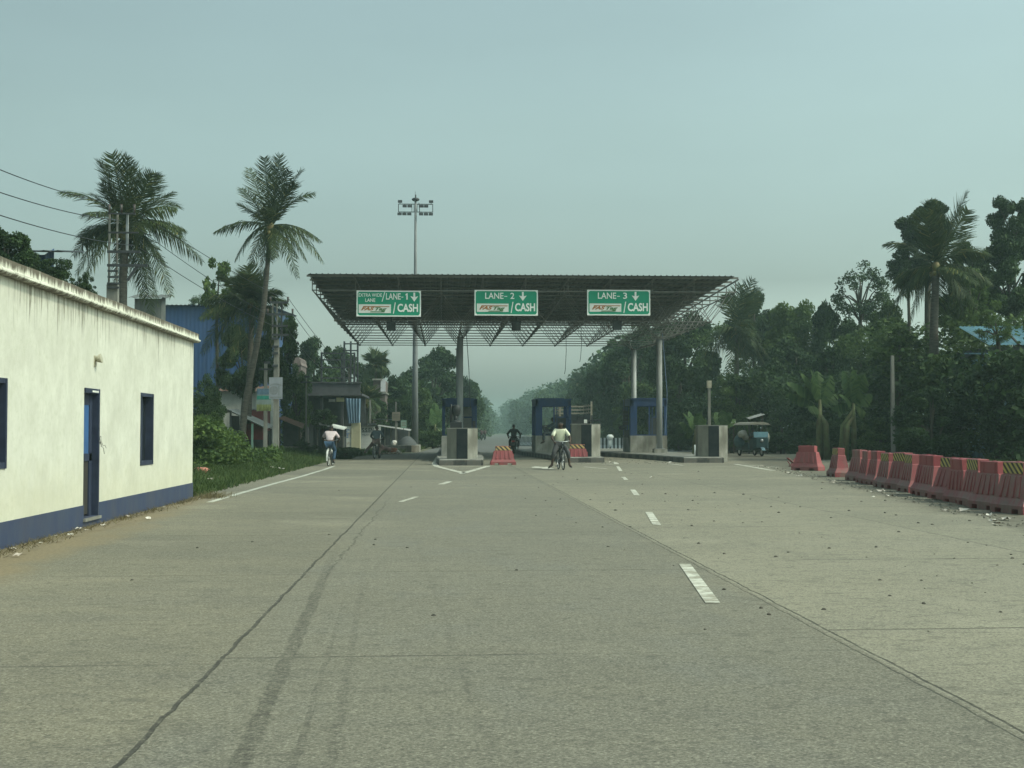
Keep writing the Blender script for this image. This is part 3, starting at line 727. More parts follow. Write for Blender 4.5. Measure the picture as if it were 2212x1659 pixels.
def lane_machine(x, y, D, label, tall):
    p = P(x, y, D); t = thing("lane_machine", label, "toll equipment", p, 0)
    if tall:
        b = MB(); b.box((-.3, -.1, 0), (.18, .2, .25)); b.ell((-.05, .05, .22), (.24, .15, .13)); b.build("base", DARK, t)
        b = MB(); b.tube([(-.08, .05, .2), (-.06, .05, .55)], .075, 8); b.tube([(-.27, .05, .2), (-.25, .05, 1.0)], .035, 6); b.build("stem", DARK, t)
        b = MB(); b.loft([[(-.05+.17*k*math.cos(i*math.pi/6), .05+.11*k*math.sin(i*math.pi/6), z) for i in range(12)] for z, k in ((.48, .5), (.58, .95), (.75, 1.1), (.9, 1.0), (.97, .6))], True, True); b.build("head", DARK, t)
        b = MB(); b.box((.62, -.05, 0), (.75, .1, .30)); b.build("black_box", DARK, t)
    else:
        b = MB(); b.box((-.55, -.1, 0), (.15, .2, .16)); b.box((-.3, 0, .16), (-.05, .16, .3)); b.build("base", DARK, t)
        b = MB(); b.bar((.0, .05, .12), (.75, .05, .17), .07); b.bar((.35, .05, 0), (.35, .05, .38), .08); b.build("barrier_arm", DARK, t)
        b = MB(); b.box((-.02, -.14, .03), (.11, -.1, .19)); b.build("white_tag", WHITEP, t)
lane_machine(988, 925, 55.4, "black lane machine with rounded head on top of the leftmost pier", True)
lane_machine(1262, 915.5, 59.5, "low black barrier gear with white tag on the middle pier", False)
def booth(xa, xb, D, label, side, desk):
    x0, x1 = P(xa, 930, D).x, P(xb, 930, D).x; w = x1-x0; L = 3.0
    t = thing("toll_booth", label, "toll booth", (x0, D, .25), 0, "navy blue toll booths")
    zl = P(xa, 941, D).z-.25; zt = P(xa, 863, D).z-.25
    b = MB(); T = .12
    b.box((0, 0, 0), (w, T, zl)); b.box((0, T, 0), (T, L-T, zl)); b.box((w-T, T, 0), (w, L-T, zl)); b.box((0, L-T, 0), (w, L, zl))
    b.build("low_wall", CONC_W, t)
    b = MB(); q = .15
    for px, py in ((0.0, .0), (w-q, .0), (0, L-q), (w-q, L-q)): b.box((px, py, zl), (px+q, py+q, zt-.02))
    if desk: b.box((q, 0.005, zl), (q+.2, .09, zt-.34))
    b.box((0, 0, zt-.34), (w, .10, zt)); b.box((0, L-.1, zt-.34), (w, L, zt)); b.box((0, .1, zt-.34), (.08, L-.1, zt)); b.box((w-.08, .1, zt-.34), (w, L-.1, zt))
    b.box((q, 0.01, zl), (w-q, .09, zl+.06)); b.box((-.01, .3, zl), (.05, .36, zt-.34)); b.box((-.01, 1.4, zl), (.07, 1.48, zt-.34)); b.box((w-.07, 1.4, zl), (w, 1.48, zt-.34))
    b.build("steel_frame", BLUEP, t)
    b = MB(); b.box((-.04, -.04, zt), (w+.04, L+.04, zt+.04)); rr = random.Random(int(xa))
    for k in range(6): b.box((rr.uniform(0, w-.1), rr.uniform(0, .4), zt+.04), (rr.uniform(0, w), rr.uniform(.4, .9), zt+.04+rr.uniform(.02, .05)))
    b.build("roof", BLUEP, t)
    b = MB(); zz = zt-.34
    b.box((w*.50, .02, zl+.06), (w*.50+.07, .08, zz)); b.box((w*.56+.05, .03, zl+.06), (w*.56+.09, .07, zz)); b.box((w*.57+.1, .02, zz-.62), (w-q, .07, zz-.55))
    b.box((w-q-.12, .02, zl+.06), (w-q-.06, .08, zz))
    b.build("window_mullions", BLUEP, t)
    if desk:
        b = MB(); b.box((w*.5, .6, zl-.1), (w-.16, 1.4, zl+.0)); b.box((w*.56, .95, zl), (w*.9, 1.05, zl+.5)); b.build("desk", DSTEEL, t)
        MB().box((w*.55, 1.0, zl+.5), (w-.17, 1.06, zz-.6)).build("dark_partition", DSTEEL, t)
    else:
        MB().box((w*.5, L-.09, zl), (w-.16, L-.06, zz-.02)).build("rear_door", pm("grey_board", (.22, .22, .20), (.15, .15, .14), 2, .7), t)
        MB().box((w*.22, L-.05, zl), (w*.48, L-.03, zz)).build("rear_panel", pm("grey_panel", (.28, .285, .27), (.2, .2, .19), 2, .7), t)
    if side:
        b = MB()
        for k in range(4): b.box((-.34, .3+k*.05, zl+.55+k*.2), (-.06, .5+k*.05, zl+.72+k*.2))
        b.bar((-.3, .4, zl+.3), (-.26, .4, zt), .05); b.bar((-.3, .4, zt-.36), (0, .4, zt-.36), .05); b.ell((-.38, .4, zl+.42), (.2, .15, .13)); b.box((-.28, .2, zl-.1), (-.05, .6, zl+.3))
        b.build("camera_bracket", DARK, t)
    return t
booth(955.5, 1030, 70.3, "navy toll booth behind the leftmost pier and round column", False, False)
booth(1157, 1234, 70.3, "navy toll booth with a person sitting in its open window", False, True)
booth(1362, 1441, 70.3, "navy toll booth beside the right front canopy column", True, True)
# low wall joining the pier and the leftmost booth
b = MB((-.1, 60.6, .25)); b.box((-.13, 60.6, .25), (.12, 70.28, 1.13)); tag(b.build("island_wall", CONC), "low grey wall running back from the leftmost pier to its booth", "low wall")
p = P(1502, 985, 62); b = MB(p); b.tube([p, p+Vector((0, 0, .5))], .055, 8); b.ell(p+Vector((0, 0, .5)), (.055, .055, .03), 8, 4)
tag(b.build("bollard", SIGNW), "small white bollard on the island beside the crash pier by the grey post", "bollard")
p = P(1318, 972, 98); b = MB(p); b.tube([p, p+Vector((0, 0, .75))], .16, 10); b.ell(p+Vector((0, 0, .93)), (.27, .27, .22)); b.tube([p+Vector((0, 0, .75)), p+Vector((0, 0, .85))], [.2, .25], 10)
tag(b.build("domed_post", SIGNW), "white domed post rising behind the striped median barrier", "post")
# striped median barrier
def median(a, c, label):
    a, c = Vector(a), Vector(c); L = (c-a).length
    t = (c-a).normalized(); ang = math.atan2(t.y, t.x); hz = .86
    b = MB(); prof = [(-.3, 0), (.3, 0), (.3, .10), (.13, .34), (.09, hz), (-.09, hz), (-.13, .34), (-.3, .10)]
    n = max(2, int(L/2)); b.loft([[(L*i/n, py, pz) for py, pz in prof] for i in range(n+1)])
    o = b.build("median_barrier", MEDIAN); o.location = a; o.rotation_euler = (0, 0, ang)
    tag(o, label, "median barrier", "black and white striped median barriers")
median((P(1296, 930, 99).x, 99, 0), (P(1350, 930, 97).x, 97, 0), "striped concrete median seen between the middle pier and the farthest right booth")
median((P(1122, 930, 123).x, 123, 0), (P(1160, 930, 118).x, 118, 0), "striped concrete median seen left of the booth with the sitting person")

# ------------------------------------------------------------------ red plastic barriers
def barrier_proto():
    t = thing("plastic_barrier", "x", "barrier", (0, 0, 0))
    def rect(hx, hy, z): return [(-hx, -hy, z), (hx, -hy, z), (hx, hy, z), (-hx, hy, z)]
    b = MB()
    for xa, xb in ((-.52, -.36), (-.17, .17), (.36, .52)): b.box((xa, -.25, 0), (xb, .25, .07))
    b.loft([rect(.52, .25, .07), rect(.52, .25, .12), rect(.50, .235, .14), rect(.455, .185, .22), rect(.445, .18, .24), rect(.37, .115, .56), rect(.35, .11, .575)])
    for sx in (-.25, -.09, .09, .25):
        for sy in (-1, 1):
            b.loft([[(sx*1.12-.035, sy*.180, .23), (sx*1.12+.035, sy*.180, .23), (sx*1.12+.025, sy*.205, .25), (sx*1.12-.025, sy*.205, .25)],
                    [(sx*.95-.028, sy*.108, .565), (sx*.95+.028, sy*.108, .565), (sx*.95+.02, sy*.128, .55), (sx*.95-.02, sy*.128, .55)]])
    for o in (-1, 1): b.box((o*.36-.04, -.05, .3), (o*.40+.04, .05, .45))
    body = b.build("body", RED, t)
    b = MB(); b.loft([rect(.31, .105, .575), rect(.31, .105, .755), rect(.295, .09, .765)])
    for sy in (-1, 1):
        for sx in (-.2, .2): b.box((sx-.03, sy*.1, .58), (sx+.03, sy*.112, .75))
    b.tube([(0, 0, .765), (0, 0, .775)], .04, 8)
    b.build("top_block", RED, t)
    b = MB(); 
    for sy in (-1, 1): b.box((-.305, sy*.1125, .59), (.305, sy*.116, .75))
    b.build("hazard_sticker", HAZARD, t)
    return t
proto = barrier_proto()
def place_barrier(o, loc, rz, label, body, hz, top=None, group=None, sc=1.0):
    o.location = loc; o.rotation_euler = (0, 0, rz); o.scale = (sc, sc, sc); tag(o, label, "barrier", group)
    for c in kids(o):
        n = c.name.split(".")[0]
        if n in ("body", "top_block"):
            c.data = c.data.copy() if False else c.data
            c.material_slots[0].link = 'OBJECT'; c.material_slots[0].material = body if n == "body" else (top or body)
        if n == "hazard_sticker":
            if hz is None: bpy.data.objects.remove(c)
            else: c.material_slots[0].link = 'OBJECT'; c.material_slots[0].material = hz
lane_b = [(1087, 1004.5, "red barrier with black and orange stripes blocking the lane beside the leftmost pier"), (1250, 999, "red barrier with striped top directly behind the cyclist")]
protos = [copy_tree(proto) for _ in range(16)]
g = G(1087, 1004.5); place_barrier(proto, (g.x, g.y+.25, .004), R(2), lane_b[0][2], RED, HAZARD, None, "red barriers in the toll lanes")
g = G(1248, 999.5); place_barrier(protos[15], (g.x, g.y+.25, .004), R(-3), lane_b[1][2], RED, HAZARD, None, "red barriers in the toll lanes", 1.04)
vx = [1748, 1812, 1854, 1880, 1896, 1924, 1945, 1971, 2005, 2019, 2060, 2083, 2118, 2152, 2193]
ordn = ["farthest", "second", "third", "fourth", "fifth", "sixth", "seventh", "eighth", "ninth", "tenth", "eleventh", "twelfth", "thirteenth", "fourteenth"]
rb = random.Random(21)
for i, x in enumerate(vx):
    r = ray(x, 1000); k = r.x/r.y          # X = k*Y meets the row X = 6.626+.128*Y
    Yb = 6.80/(k-.128)
    if i == 0: lab = "broken red barrier at the far end of the roadside row, lying off its neighbour"
    elif i == 14: lab = "red barrier with bold yellow and black top at the near end of the roadside row"
    else: lab = "%s red barrier from the far end of the dusty roadside row%s" % (ordn[i], {2: ", plain red top", 5: ", striped top", 8: ", bright red top", 9: ", bright red top", 10: ", leaning crooked"}.get(i, ""))
    dirty = REDD if i not in (0, 8) else RED
    place_barrier(protos[i], (k*Yb+rb.uniform(-.07, .07), Yb, .006), R(92)+R(rb.uniform(-7, 7)) + (R(42) if i == 0 else 0), lab, dirty, (HAZARD2 if i in (1, 5, 6, 7, 10, 12, 14) else None), RED if i in (8, 9, 11, 13) else dirty, "dusty red barriers in a row along the right of the apron", 1.0)
    protos[i].scale = (1.0, 1.0, 1.10+.04*rb.random())
    if i in (10, 11): protos[i].rotation_euler[0] = R(4 if i == 10 else -5)
# torn-off piece beside the first barrier
g = G(1704, 1009); b = MB((g.x, g.y, 0)); rr = random.Random(2)
for k in range(5): b.bar((g.x+rr.uniform(-.2, .4), g.y+rr.uniform(-.2, .2), .03), (g.x+rr.uniform(-.1, .6), g.y+rr.uniform(-.1, .3), rr.uniform(.1, .4)), rr.uniform(.05, .16), .03)
tag(b.build("barrier_fragment", REDD), "shattered red plastic pieces at the far end of the barrier row", "broken plastic")

# ------------------------------------------------------------------ people and cycles
def skin_obj(name, nodes, edges, root, m, parent, sub=2, k=1.12):
    idx = {n: i for i, n in enumerate(nodes)}
    me = bpy.data.meshes.new(name); me.from_pydata([tuple(v[0]) for v in nodes.values()], [(idx[a], idx[b]) for a, b in edges], [])
    me.materials.append(m)
    ob = bpy.data.objects.new(name, me); COL.objects.link(ob)
    md = ob.modifiers.new("skin", 'SKIN'); md.use_smooth_shade = True
    for i, v in enumerate(nodes.values()):
        r = v[1]; r = r if isinstance(r, tuple) else (r, r)
        d = me.skin_vertices[0].data[i]; d.radius = (r[0]*k, r[1]*k); d.use_root = (list(nodes)[i] == root)
    s = ob.modifiers.new("sub", 'SUBSURF'); s.levels = sub; s.render_levels = sub
    dg = bpy.context.evaluated_depsgraph_get(); ev = bpy.data.meshes.new_from_object(ob.evaluated_get(dg))
    ob.modifiers.clear(); ob.data = ev; ev.name = name
    if not ev.materials: ev.materials.append(m)
    if parent: ob.parent = parent
    return ob
V3 = Vector
def person(label, loc, rz, J, shirt, trousers, shoes=None, group=None, long_sleeve=False, fingers=True, bald=False, short_leg=False):
    t = thing("person", label, "person", loc, rz, group)
    pel, che, nek, hed = (V3(J[k]) for k in ("pelvis", "chest", "neck", "head"))
    spi = pel.lerp(che, .5)
    up = (hed-nek).normalized()
    across = V3(J.get("across", (1, 0, 0))).normalized(); fwd = up.cross(across) if J.get("flip") else across.cross(up)*-1
    fwd = V3(J.get("look", (0, 1, 0))).normalized()
    n = {"pelvis": (pel, (.15, .11)), "spine": (spi, (.135, .10)), "chest": (che, (.155, .11)), "neck": (nek, .055),
         "jaw": (nek.lerp(hed, .35)+fwd*.015, (.068, .075)), "head": (nek.lerp(hed, .68), (.082, .098)), "crown": (hed-up*.05, (.062, .075))}
    e = [("pelvis", "spine"), ("spine", "chest"), ("chest", "neck"), ("neck", "jaw"), ("jaw", "head"), ("head", "crown")]
    sn = {"hem": (pel.lerp(spi, .15), (.168, .125)), "waist": (spi, (.155, .115)), "ribs": (che, (.175, .125)), "collar": (nek.lerp(che, .25), .085)}
    se = [("hem", "waist"), ("waist", "ribs"), ("ribs", "collar")]
    tn = {"pelvis": (pel, (.16, .12))}; te = []
    fe = {}
    for s, sg in (("L", -1), ("R", 1)):
        sh = che.lerp(nek, .55)+across*.185*sg; el, wr = V3(J["elbow"+s]), V3(J["hand"+s])
        d = (wr-el).normalized(); palm = wr+d*.055
        n["sh"+s] = (sh, .062); n["el"+s] = (el, .042); n["wr"+s] = (wr-d*.02, .028); n["palm"+s] = (palm, (.040, .022))
        e += [("chest", "sh"+s), ("sh"+s, "el"+s), ("el"+s, "wr"+s), ("wr"+s, "palm"+s)]
        if fingers:
            sd = d.cross(V3((0, 0, 1))); sd = sd.normalized() if sd.length > .1 else V3((1, 0, 0)); dn = V3((0, 0, -1))
            for f, (o, l) in enumerate(((-.030, .062), (-.010, .072), (.010, .068), (.028, .052))):
                a = palm+d*.03+sd*o; b1 = a+d*l*.5+dn*.006; c1 = b1+d*l*.25+dn*l*.45
                n["f%d1%s" % (f, s)] = (a, .009); n["f%d2%s" % (f, s)] = (b1, .0085); n["f%d3%s" % (f, s)] = (c1, .0075)
                e += [("palm"+s, "f%d1%s" % (f, s)), ("f%d1%s" % (f, s), "f%d2%s" % (f, s)), ("f%d2%s" % (f, s), "f%d3%s" % (f, s))]
            a = palm-sd*sg*.038; n["t1"+s] = (a, .011); n["t2"+s] = (a+d*.03+dn*.02-sd*sg*.012, .009); e += [("palm"+s, "t1"+s), ("t1"+s, "t2"+s)]
        end = wr-d*.03 if long_sleeve else sh.lerp(el, .82)
        sn["shs"+s] = (sh, .078); sn["mid"+s] = ((sh.lerp(el, .9) if long_sleeve else sh.lerp(el, .45)), .066 if not long_sleeve else .056); sn["end"+s] = (end, .07 if not long_sleeve else .042)
        se += [("ribs", "shs"+s), ("shs"+s, "mid"+s), ("mid"+s, "end"+s)]
        hip = pel+across*.095*sg-V3((0, 0, .03)); kn, an, to = V3(J["knee"+s]), V3(J["ankle"+s]), V3(J["toe"+s])
        n["hip"+s] = (hip, .085); n["kn"+s] = (kn, .056); n["calf"+s] = (kn.lerp(an, .35), .054); n["an"+s] = (an, .036); n["to"+s] = (to, (.04, .025))
        e += [("pelvis", "hip"+s), ("hip"+s, "kn"+s), ("kn"+s, "calf"+s), ("calf"+s, "an"+s), ("an"+s, "to"+s)]
        tn["hip"+s] = (hip, .102); tn["kn"+s] = (kn, .075); tn["cu"+s] = (kn.lerp(an, .55 if short_leg else .88), .066)
        te += [("pelvis", "hip"+s), ("hip"+s, "kn"+s), ("kn"+s, "cu"+s)]
        fe[s] = (an, to)
    skin_obj("body", n, e, "pelvis", SKIN, t)
    skin_obj("shirt", sn, se, "hem", shirt, t)
    skin_obj("trousers", tn, te, "pelvis", trousers, t)
    hc = nek.lerp(hed, .70); q = up.to_track_quat('Z', 'Y').to_matrix()
    b = MB()
    if not bald: b.ell(hc-fwd*.018+up*.028, (.088, .102, .088), 12, 8, q)
    else: b.ell(hc-fwd*.04-up*.005, (.085, .085, .055), 12, 8, q)
    b.build("hair", HAIR, t)
    b = MB(); b.ell(hc+fwd*.105-up*.035, (.014, .02, .022), 6, 5)
    for sg in (-1, 1): b.ell(hc+across*.09*sg-up*.03, (.012, .022, .032), 6, 5)
    b.build("face", SKIN, t)
    b = MB()
    for sg in (-1, 1): b.ell(hc+fwd*.096+across*.033*sg-up*.005, (.013, .008, .007), 6, 4)
    b.ell(hc+fwd*.09-up*.075, (.024, .01, .006), 6, 4); b.build("eyes_and_mouth", HAIR, t)
    b = MB()
    for s in "LR":
        an, to = fe[s]; d = (to-an)
        b.loft([[an+d*k+V3((math.cos(i*math.pi/4)*w, 0, math.sin(i*math.pi/4)*h-.02)) for i in range(8)] for k, w, h in ((-.25, .03, .03), (.2, .042, .042), (.8, .046, .03), (1.15, .025, .015))], True, True)
    b.build("shoes", shoes or HAIR, t)
    return t
def bicycle(label, loc, rz, frame, rimm, basket=False, group=None):
    t = thing("bicycle", label, "bicycle", loc, rz, group)
    Rw = .34; fy, ry = .54, -.52
    for y in (fy, ry):
        b = MB(); b.torus((0, y, Rw), Rw-.02, .021); w = b.build("wheel", RUBBER, t)
        b = MB(); b.torus((0, y, Rw), Rw-.05, .012, 24, 5); b.build("rim", rimm, w)
        b = MB()
        for k in range(18):
            a = k*math.pi/9; b.bar((.03*(-1)**k, y, Rw), (0, y+(Rw-.05)*math.cos(a), Rw+(Rw-.05)*math.sin(a)), .004)
        b.tube([(-.05, y, Rw), (.05, y, Rw)], .022, 8); b.build("spokes", CHROME, w)
    b = MB(); bb = (0, -.06, .29); seat = (0, -.25, .80); hd = (0, .38, .86); hb = (0, .42, .70)
    for a, c in ((bb, seat), (hd, (0, -.22, .76)), (hb, bb), (hd, hb)): b.tube([a, c], .017, 8)
    for x in (-.05, .05):
        b.tube([(x, ry, Rw), (x*.5, -.06, .29)], .010, 6); b.tube([(x, ry, Rw), (x*.4, -.23, .75)], .009, 6); b.tube([(x*.9, fy, Rw), (x*.8, .45, .66), (x*.3, .42, .72)], .012, 6)
    b.build("frame", frame, t)
    b = MB()
    for y, a0, a1 in ((fy, 40, 150), (ry, 20, 200)):
        pts = []
        for k in range(9):
            a = R(a0+(a1-a0)*k/8); pts.append((y+math.cos(a)*(Rw+.03), Rw+math.sin(a)*(Rw+.03)))
        b.loft([[(-.035, p, z-.008), (0, p, z+.004), (.035, p, z-.008), (0, p, z)] for p, z in pts])
    b.build("mudguard", WHITEP if rimm is WHITEP else DSTEEL, t)
    b = MB(); b.tube([(0, .38, .86), (0, .40, .99)], .013, 8); b.tube([(-.29, .22, 1.0), (-.24, .33, 1.03), (-.1, .42, 1.0), (.1, .42, 1.0), (.24, .33, 1.03), (.29, .22, 1.0)], .012, 8)
    b.build("handlebar", CHROME, t)
    b = MB(); b.loft([[(-.08*k, y, .83+z), (.08*k, y, .83+z), (.07*k, y, .88+z), (-.07*k, y, .88+z)] for y, k, z in ((-.38, 1, .01), (-.25, .9, 0), (-.12, .3, 0))]); b.build("saddle", DARK, t)
    b = MB(); b.torus((.06, -.06, .29), .09, .008, 16, 4)
    for x, z in ((.09, .13), (-.09, .45)): b.bar((x, -.06, .29), (x, -.06, z), .02); b.box((x-.0+(-.1 if x < 0 else 0), -.1, z-.012), (x+(.1 if x > 0 else 0), -.02, z+.012))
    b.build("crank", DSTEEL, t)
    b = MB(); b.box((-.07, -.78, .74), (.07, -.38, .755)); b.bar((-.06, -.75, .74), (-.05, ry, Rw), .012); b.bar((.06, -.75, .74), (.05, ry, Rw), .012)
    if basket: b.ell((0, .56, .90), (.05, .05, .05)); 
    b.build("carrier", DSTEEL, t)
    return t
CREAM = pm("pale_yellow_shirt", (.66, .66, .52), (.52, .53, .38), 7, .85)
PINK = pm("pale_pink_shirt", (.52, .43, .43), (.42, .34, .35), 7, .85)
GREYT = pm("charcoal_trousers", (.055, .055, .058), (.035, .035, .038), 6, .9)
JEANS = pm("blue_jeans", (.035, .075, .13), (.025, .05, .09), 5, .9)
BLK = pm("black_jacket", (.015, .016, .018), (.025, .026, .028), 6, .8)
SLATE = pm("slate_shirt", (.06, .085, .10), (.045, .06, .07), 6, .85)
BROWN = pm("brown_checked_cloth", (.16, .115, .10), (.08, .06, .055), 9, .9)
# cyclist riding towards the camera
g = G(1213.5, 1015.5); base = (g.x, g.y+.35, .004)
bicycle("bicycle with pale rims ridden by the man in the cream shirt", base, R(180+4), DSTEEL, CHROME, True)
person("balding man in cream shirt cycling towards the camera, feet off the pedals", base, R(180+4), dict(
    pelvis=(0, -.26, .93), chest=(0, -.14, 1.30), neck=(0, -.10, 1.47), head=(.0, -.06, 1.70), look=(.35, .94, -.05),
    elbowL=(-.34, .02, 1.13), elbowR=(.34, .02, 1.13), handL=(-.30, .20, 1.03), handR=(.29, .20, 1.03),
    kneeL=(-.24, .12, .62), kneeR=(.27, .12, .60), ankleL=(-.30, .06, .19), ankleR=(.34, .10, .18), toeL=(-.34, .20, .12), toeR=(.46, .20, .10)), CREAM, GREYT, bald=True, short_leg=True)
# cyclist riding away on the left
g = G(711, 1007.5); base = (g.x, g.y+.6, .004)
bicycle("bicycle with white mudguards ridden away by the man in the pink shirt", base, R(-4), DSTEEL, WHITEP)
person("man in pale pink shirt and blue jeans cycling away along the left edge", base, R(-4), dict(
    pelvis=(0, -.26, .90), chest=(0, -.02, 1.22), neck=(0, .08, 1.36), head=(.0, .16, 1.55), look=(0, .9, -.2),
    elbowL=(-.34, .14, 1.08), elbowR=(.34, .14, 1.06), handL=(-.29, .24, 1.0), handR=(.29, .24, 1.0),
    kneeL=(-.13, .16, .80), kneeR=(.15, .10, .62), ankleL=(-.11, .0, .46), ankleR=(.12, -.05, .18), toeL=(-.11, .16, .42), toeR=(.12, .12, .14)), PINK, JEANS)
# dark rider by the rubbish heap
g = G(813, 991.5); base = (g.x, g.y+.6, .004)
bicycle("dark bicycle of the rider in slate clothes by the rubbish heap", base, R(-10), DSTEEL, DSTEEL)
person("rider in slate grey shirt with brown shawl beside the rubbish heap, left leg out", base, R(-10), dict(
    pelvis=(.02, -.26, .88), chest=(.02, -.12, 1.24), neck=(.02, -.06, 1.40), head=(-.02, .0, 1.60), look=(0, 1, 0),
    elbowL=(-.33, .02, 1.10), elbowR=(.33, .02, 1.06), handL=(-.27, .22, 1.0), handR=(.28, .22, 1.0),
    kneeL=(-.34, .0, .62), kneeR=(.14, .12, .56), ankleL=(-.66, -.10, .24), ankleR=(.12, -.05, .16), toeL=(-.84, -.12, .16), toeR=(.12, .12, .12)), SLATE, BROWN, long_sleeve=True)
# motorcyclist riding away
def motorcycle(label, loc, rz):
    t = thing("motorcycle", label, "motorcycle", loc, rz)
    for y, r in ((.66, .30), (-.66, .30)):
        b = MB(); b.torus((0, y, r), r-.05, .055, 24, 8); w = b.build("wheel", RUBBER, t)
        b = MB(); b.torus((0, y, r), r-.1, .02, 20, 5); b.tube([(-.07, y, r), (.07, y, r)], .06, 8)
        for k in range(6): a = k*math.pi/3; b.bar((0, y, r), (0, y+(r-.1)*math.cos(a), r+(r-.1)*math.sin(a)), .03)
        b.build("rim", DSTEEL, w)
    b = MB(); b.loft([[(-w, y, z0), (w, y, z0), (w*.8, y, z1), (-w*.8, y, z1)] for y, w, z0, z1 in ((-.95, .08, .72, .82), (-.6, .14, .66, .86), (-.1, .13, .62, .80), (.02, .12, .6, .82), (.3, .17, .62, .98), (.5, .10, .7, .95))])
    b.build("tank_and_tail", pm("dark_red_fairing", (.05, .018, .018), (.03, .015, .015), 4, .35), t)
    b = MB(); b.loft([[(-w, y, z), (w, y, z), (w*.85, y, z+.07), (-w*.85, y, z+.07)] for y, w, z in ((-.8, .11, .85), (-.4, .15, .84), (.05, .11, .80))]); b.build("seat", DARK, t)
    b = MB(); b.box((-.17, -.25, .28), (.17, .25, .62)); b.bar((0, -.2, .4), (0, -.66, .3), .06); b.bar((-.1, .66, .3), (-.09, .42, .95), .05); b.bar((.1, .66, .3), (.09, .42, .95), .05)
    for x in (-.14, .14): b.tube([(x, -.66, .3), (x, -.55, .68)], .04, 8)
    b.build("engine_and_frame", DSTEEL, t)
    b = MB(); b.tube([(.16, .1, .3), (.2, -.3, .27), (.22, -.9, .36)], [.03, .045, .055], 8); b.build("exhaust", CHROME, t)
    b = MB(); b.tube([(-.36, .28, 1.0), (-.2, .40, 1.02), (.2, .40, 1.02), (.36, .28, 1.0)], .018, 8); b.build("handlebar", DSTEEL, t)
    b = MB()
    for sx in (-1, 1): b.bar((sx*.25, .38, 1.02), (sx*.40, .36, 1.18), .012); b.ell((sx*.42, .36, 1.2), (.06, .012, .04))
    b.build("mirrors", DARK, t)
    MB().box((-.08, -.99, .72), (.08, -.955, .80)).build("tail_light", pm("tail_light_red", (.45, .04, .03), (.4, .03, .03), 5, .3), t)
    MB().box((-.1, -.98, .50), (.1, -.96, .62)).build("number_plate", pm("plate_grey", (.10, .10, .10), (.07, .07, .07), 4, .6), t)
    b = MB(); b.loft([[(-.08, y, z), (.08, y, z), (.08, y, z+.015), (-.08, y, z+.015)] for y, z in ((-1.0, .42), (-.92, .58), (-.7, .68))]); b.build("mudguard", DARK, t)
    return t
g = G(1112, 981); base = (g.x, g.y+.9, .004)
motorcycle("dark motorcycle with red tail light passing the middle toll lane", base, R(-6))
person("motorcycle rider in black seen from behind in the middle toll lane", base, R(-6), dict(
    pelvis=(0, -.22, .98), chest=(0, -.12, 1.34), neck=(0, -.08, 1.50), head=(-.02, -.04, 1.72), look=(0, 1, 0),
    elbowL=(-.40, .02, 1.18), elbowR=(.40, .02, 1.18), handL=(-.36, .24, 1.02), handR=(.36, .24, 1.02),
    kneeL=(-.27, .22, .78), kneeR=(.27, .22, .78), ankleL=(-.24, -.02, .36), ankleR=(.24, -.02, .36), toeL=(-.24, .16, .32), toeR=(.24, .16, .32)), BLK, BLK, long_sleeve=True)
# person sitting in the open booth window, one leg hanging outside
p = P(1189, 939, 70.36); base = (p.x, p.y, p.z)
person("person in dark clothes sitting in the booth window with a leg hanging out", base, 0, dict(
    pelvis=(.06, .05, .12), chest=(.24, .10, .50), neck=(.20, .10, .66), head=(.12, .08, .88), across=(0, 1, 0), look=(-1, -.2, 0),
    elbowL=(-.02, -.08, .40), elbowR=(-.04, .28, .46), handL=(-.22, -.02, .40), handR=(-.20, .18, .48),
    kneeL=(-.34, -.07, .10), kneeR=(-.40, .18, .46), ankleL=(-.36, -.12, -.36), ankleR=(-.24, .14, .10), toeL=(-.50, -.16, -.42), toeR=(-.40, .14, .07)), SLATE, pm("grey_lungi", (.10, .115, .12), (.06, .07, .075), 6, .9), long_sleeve=True)
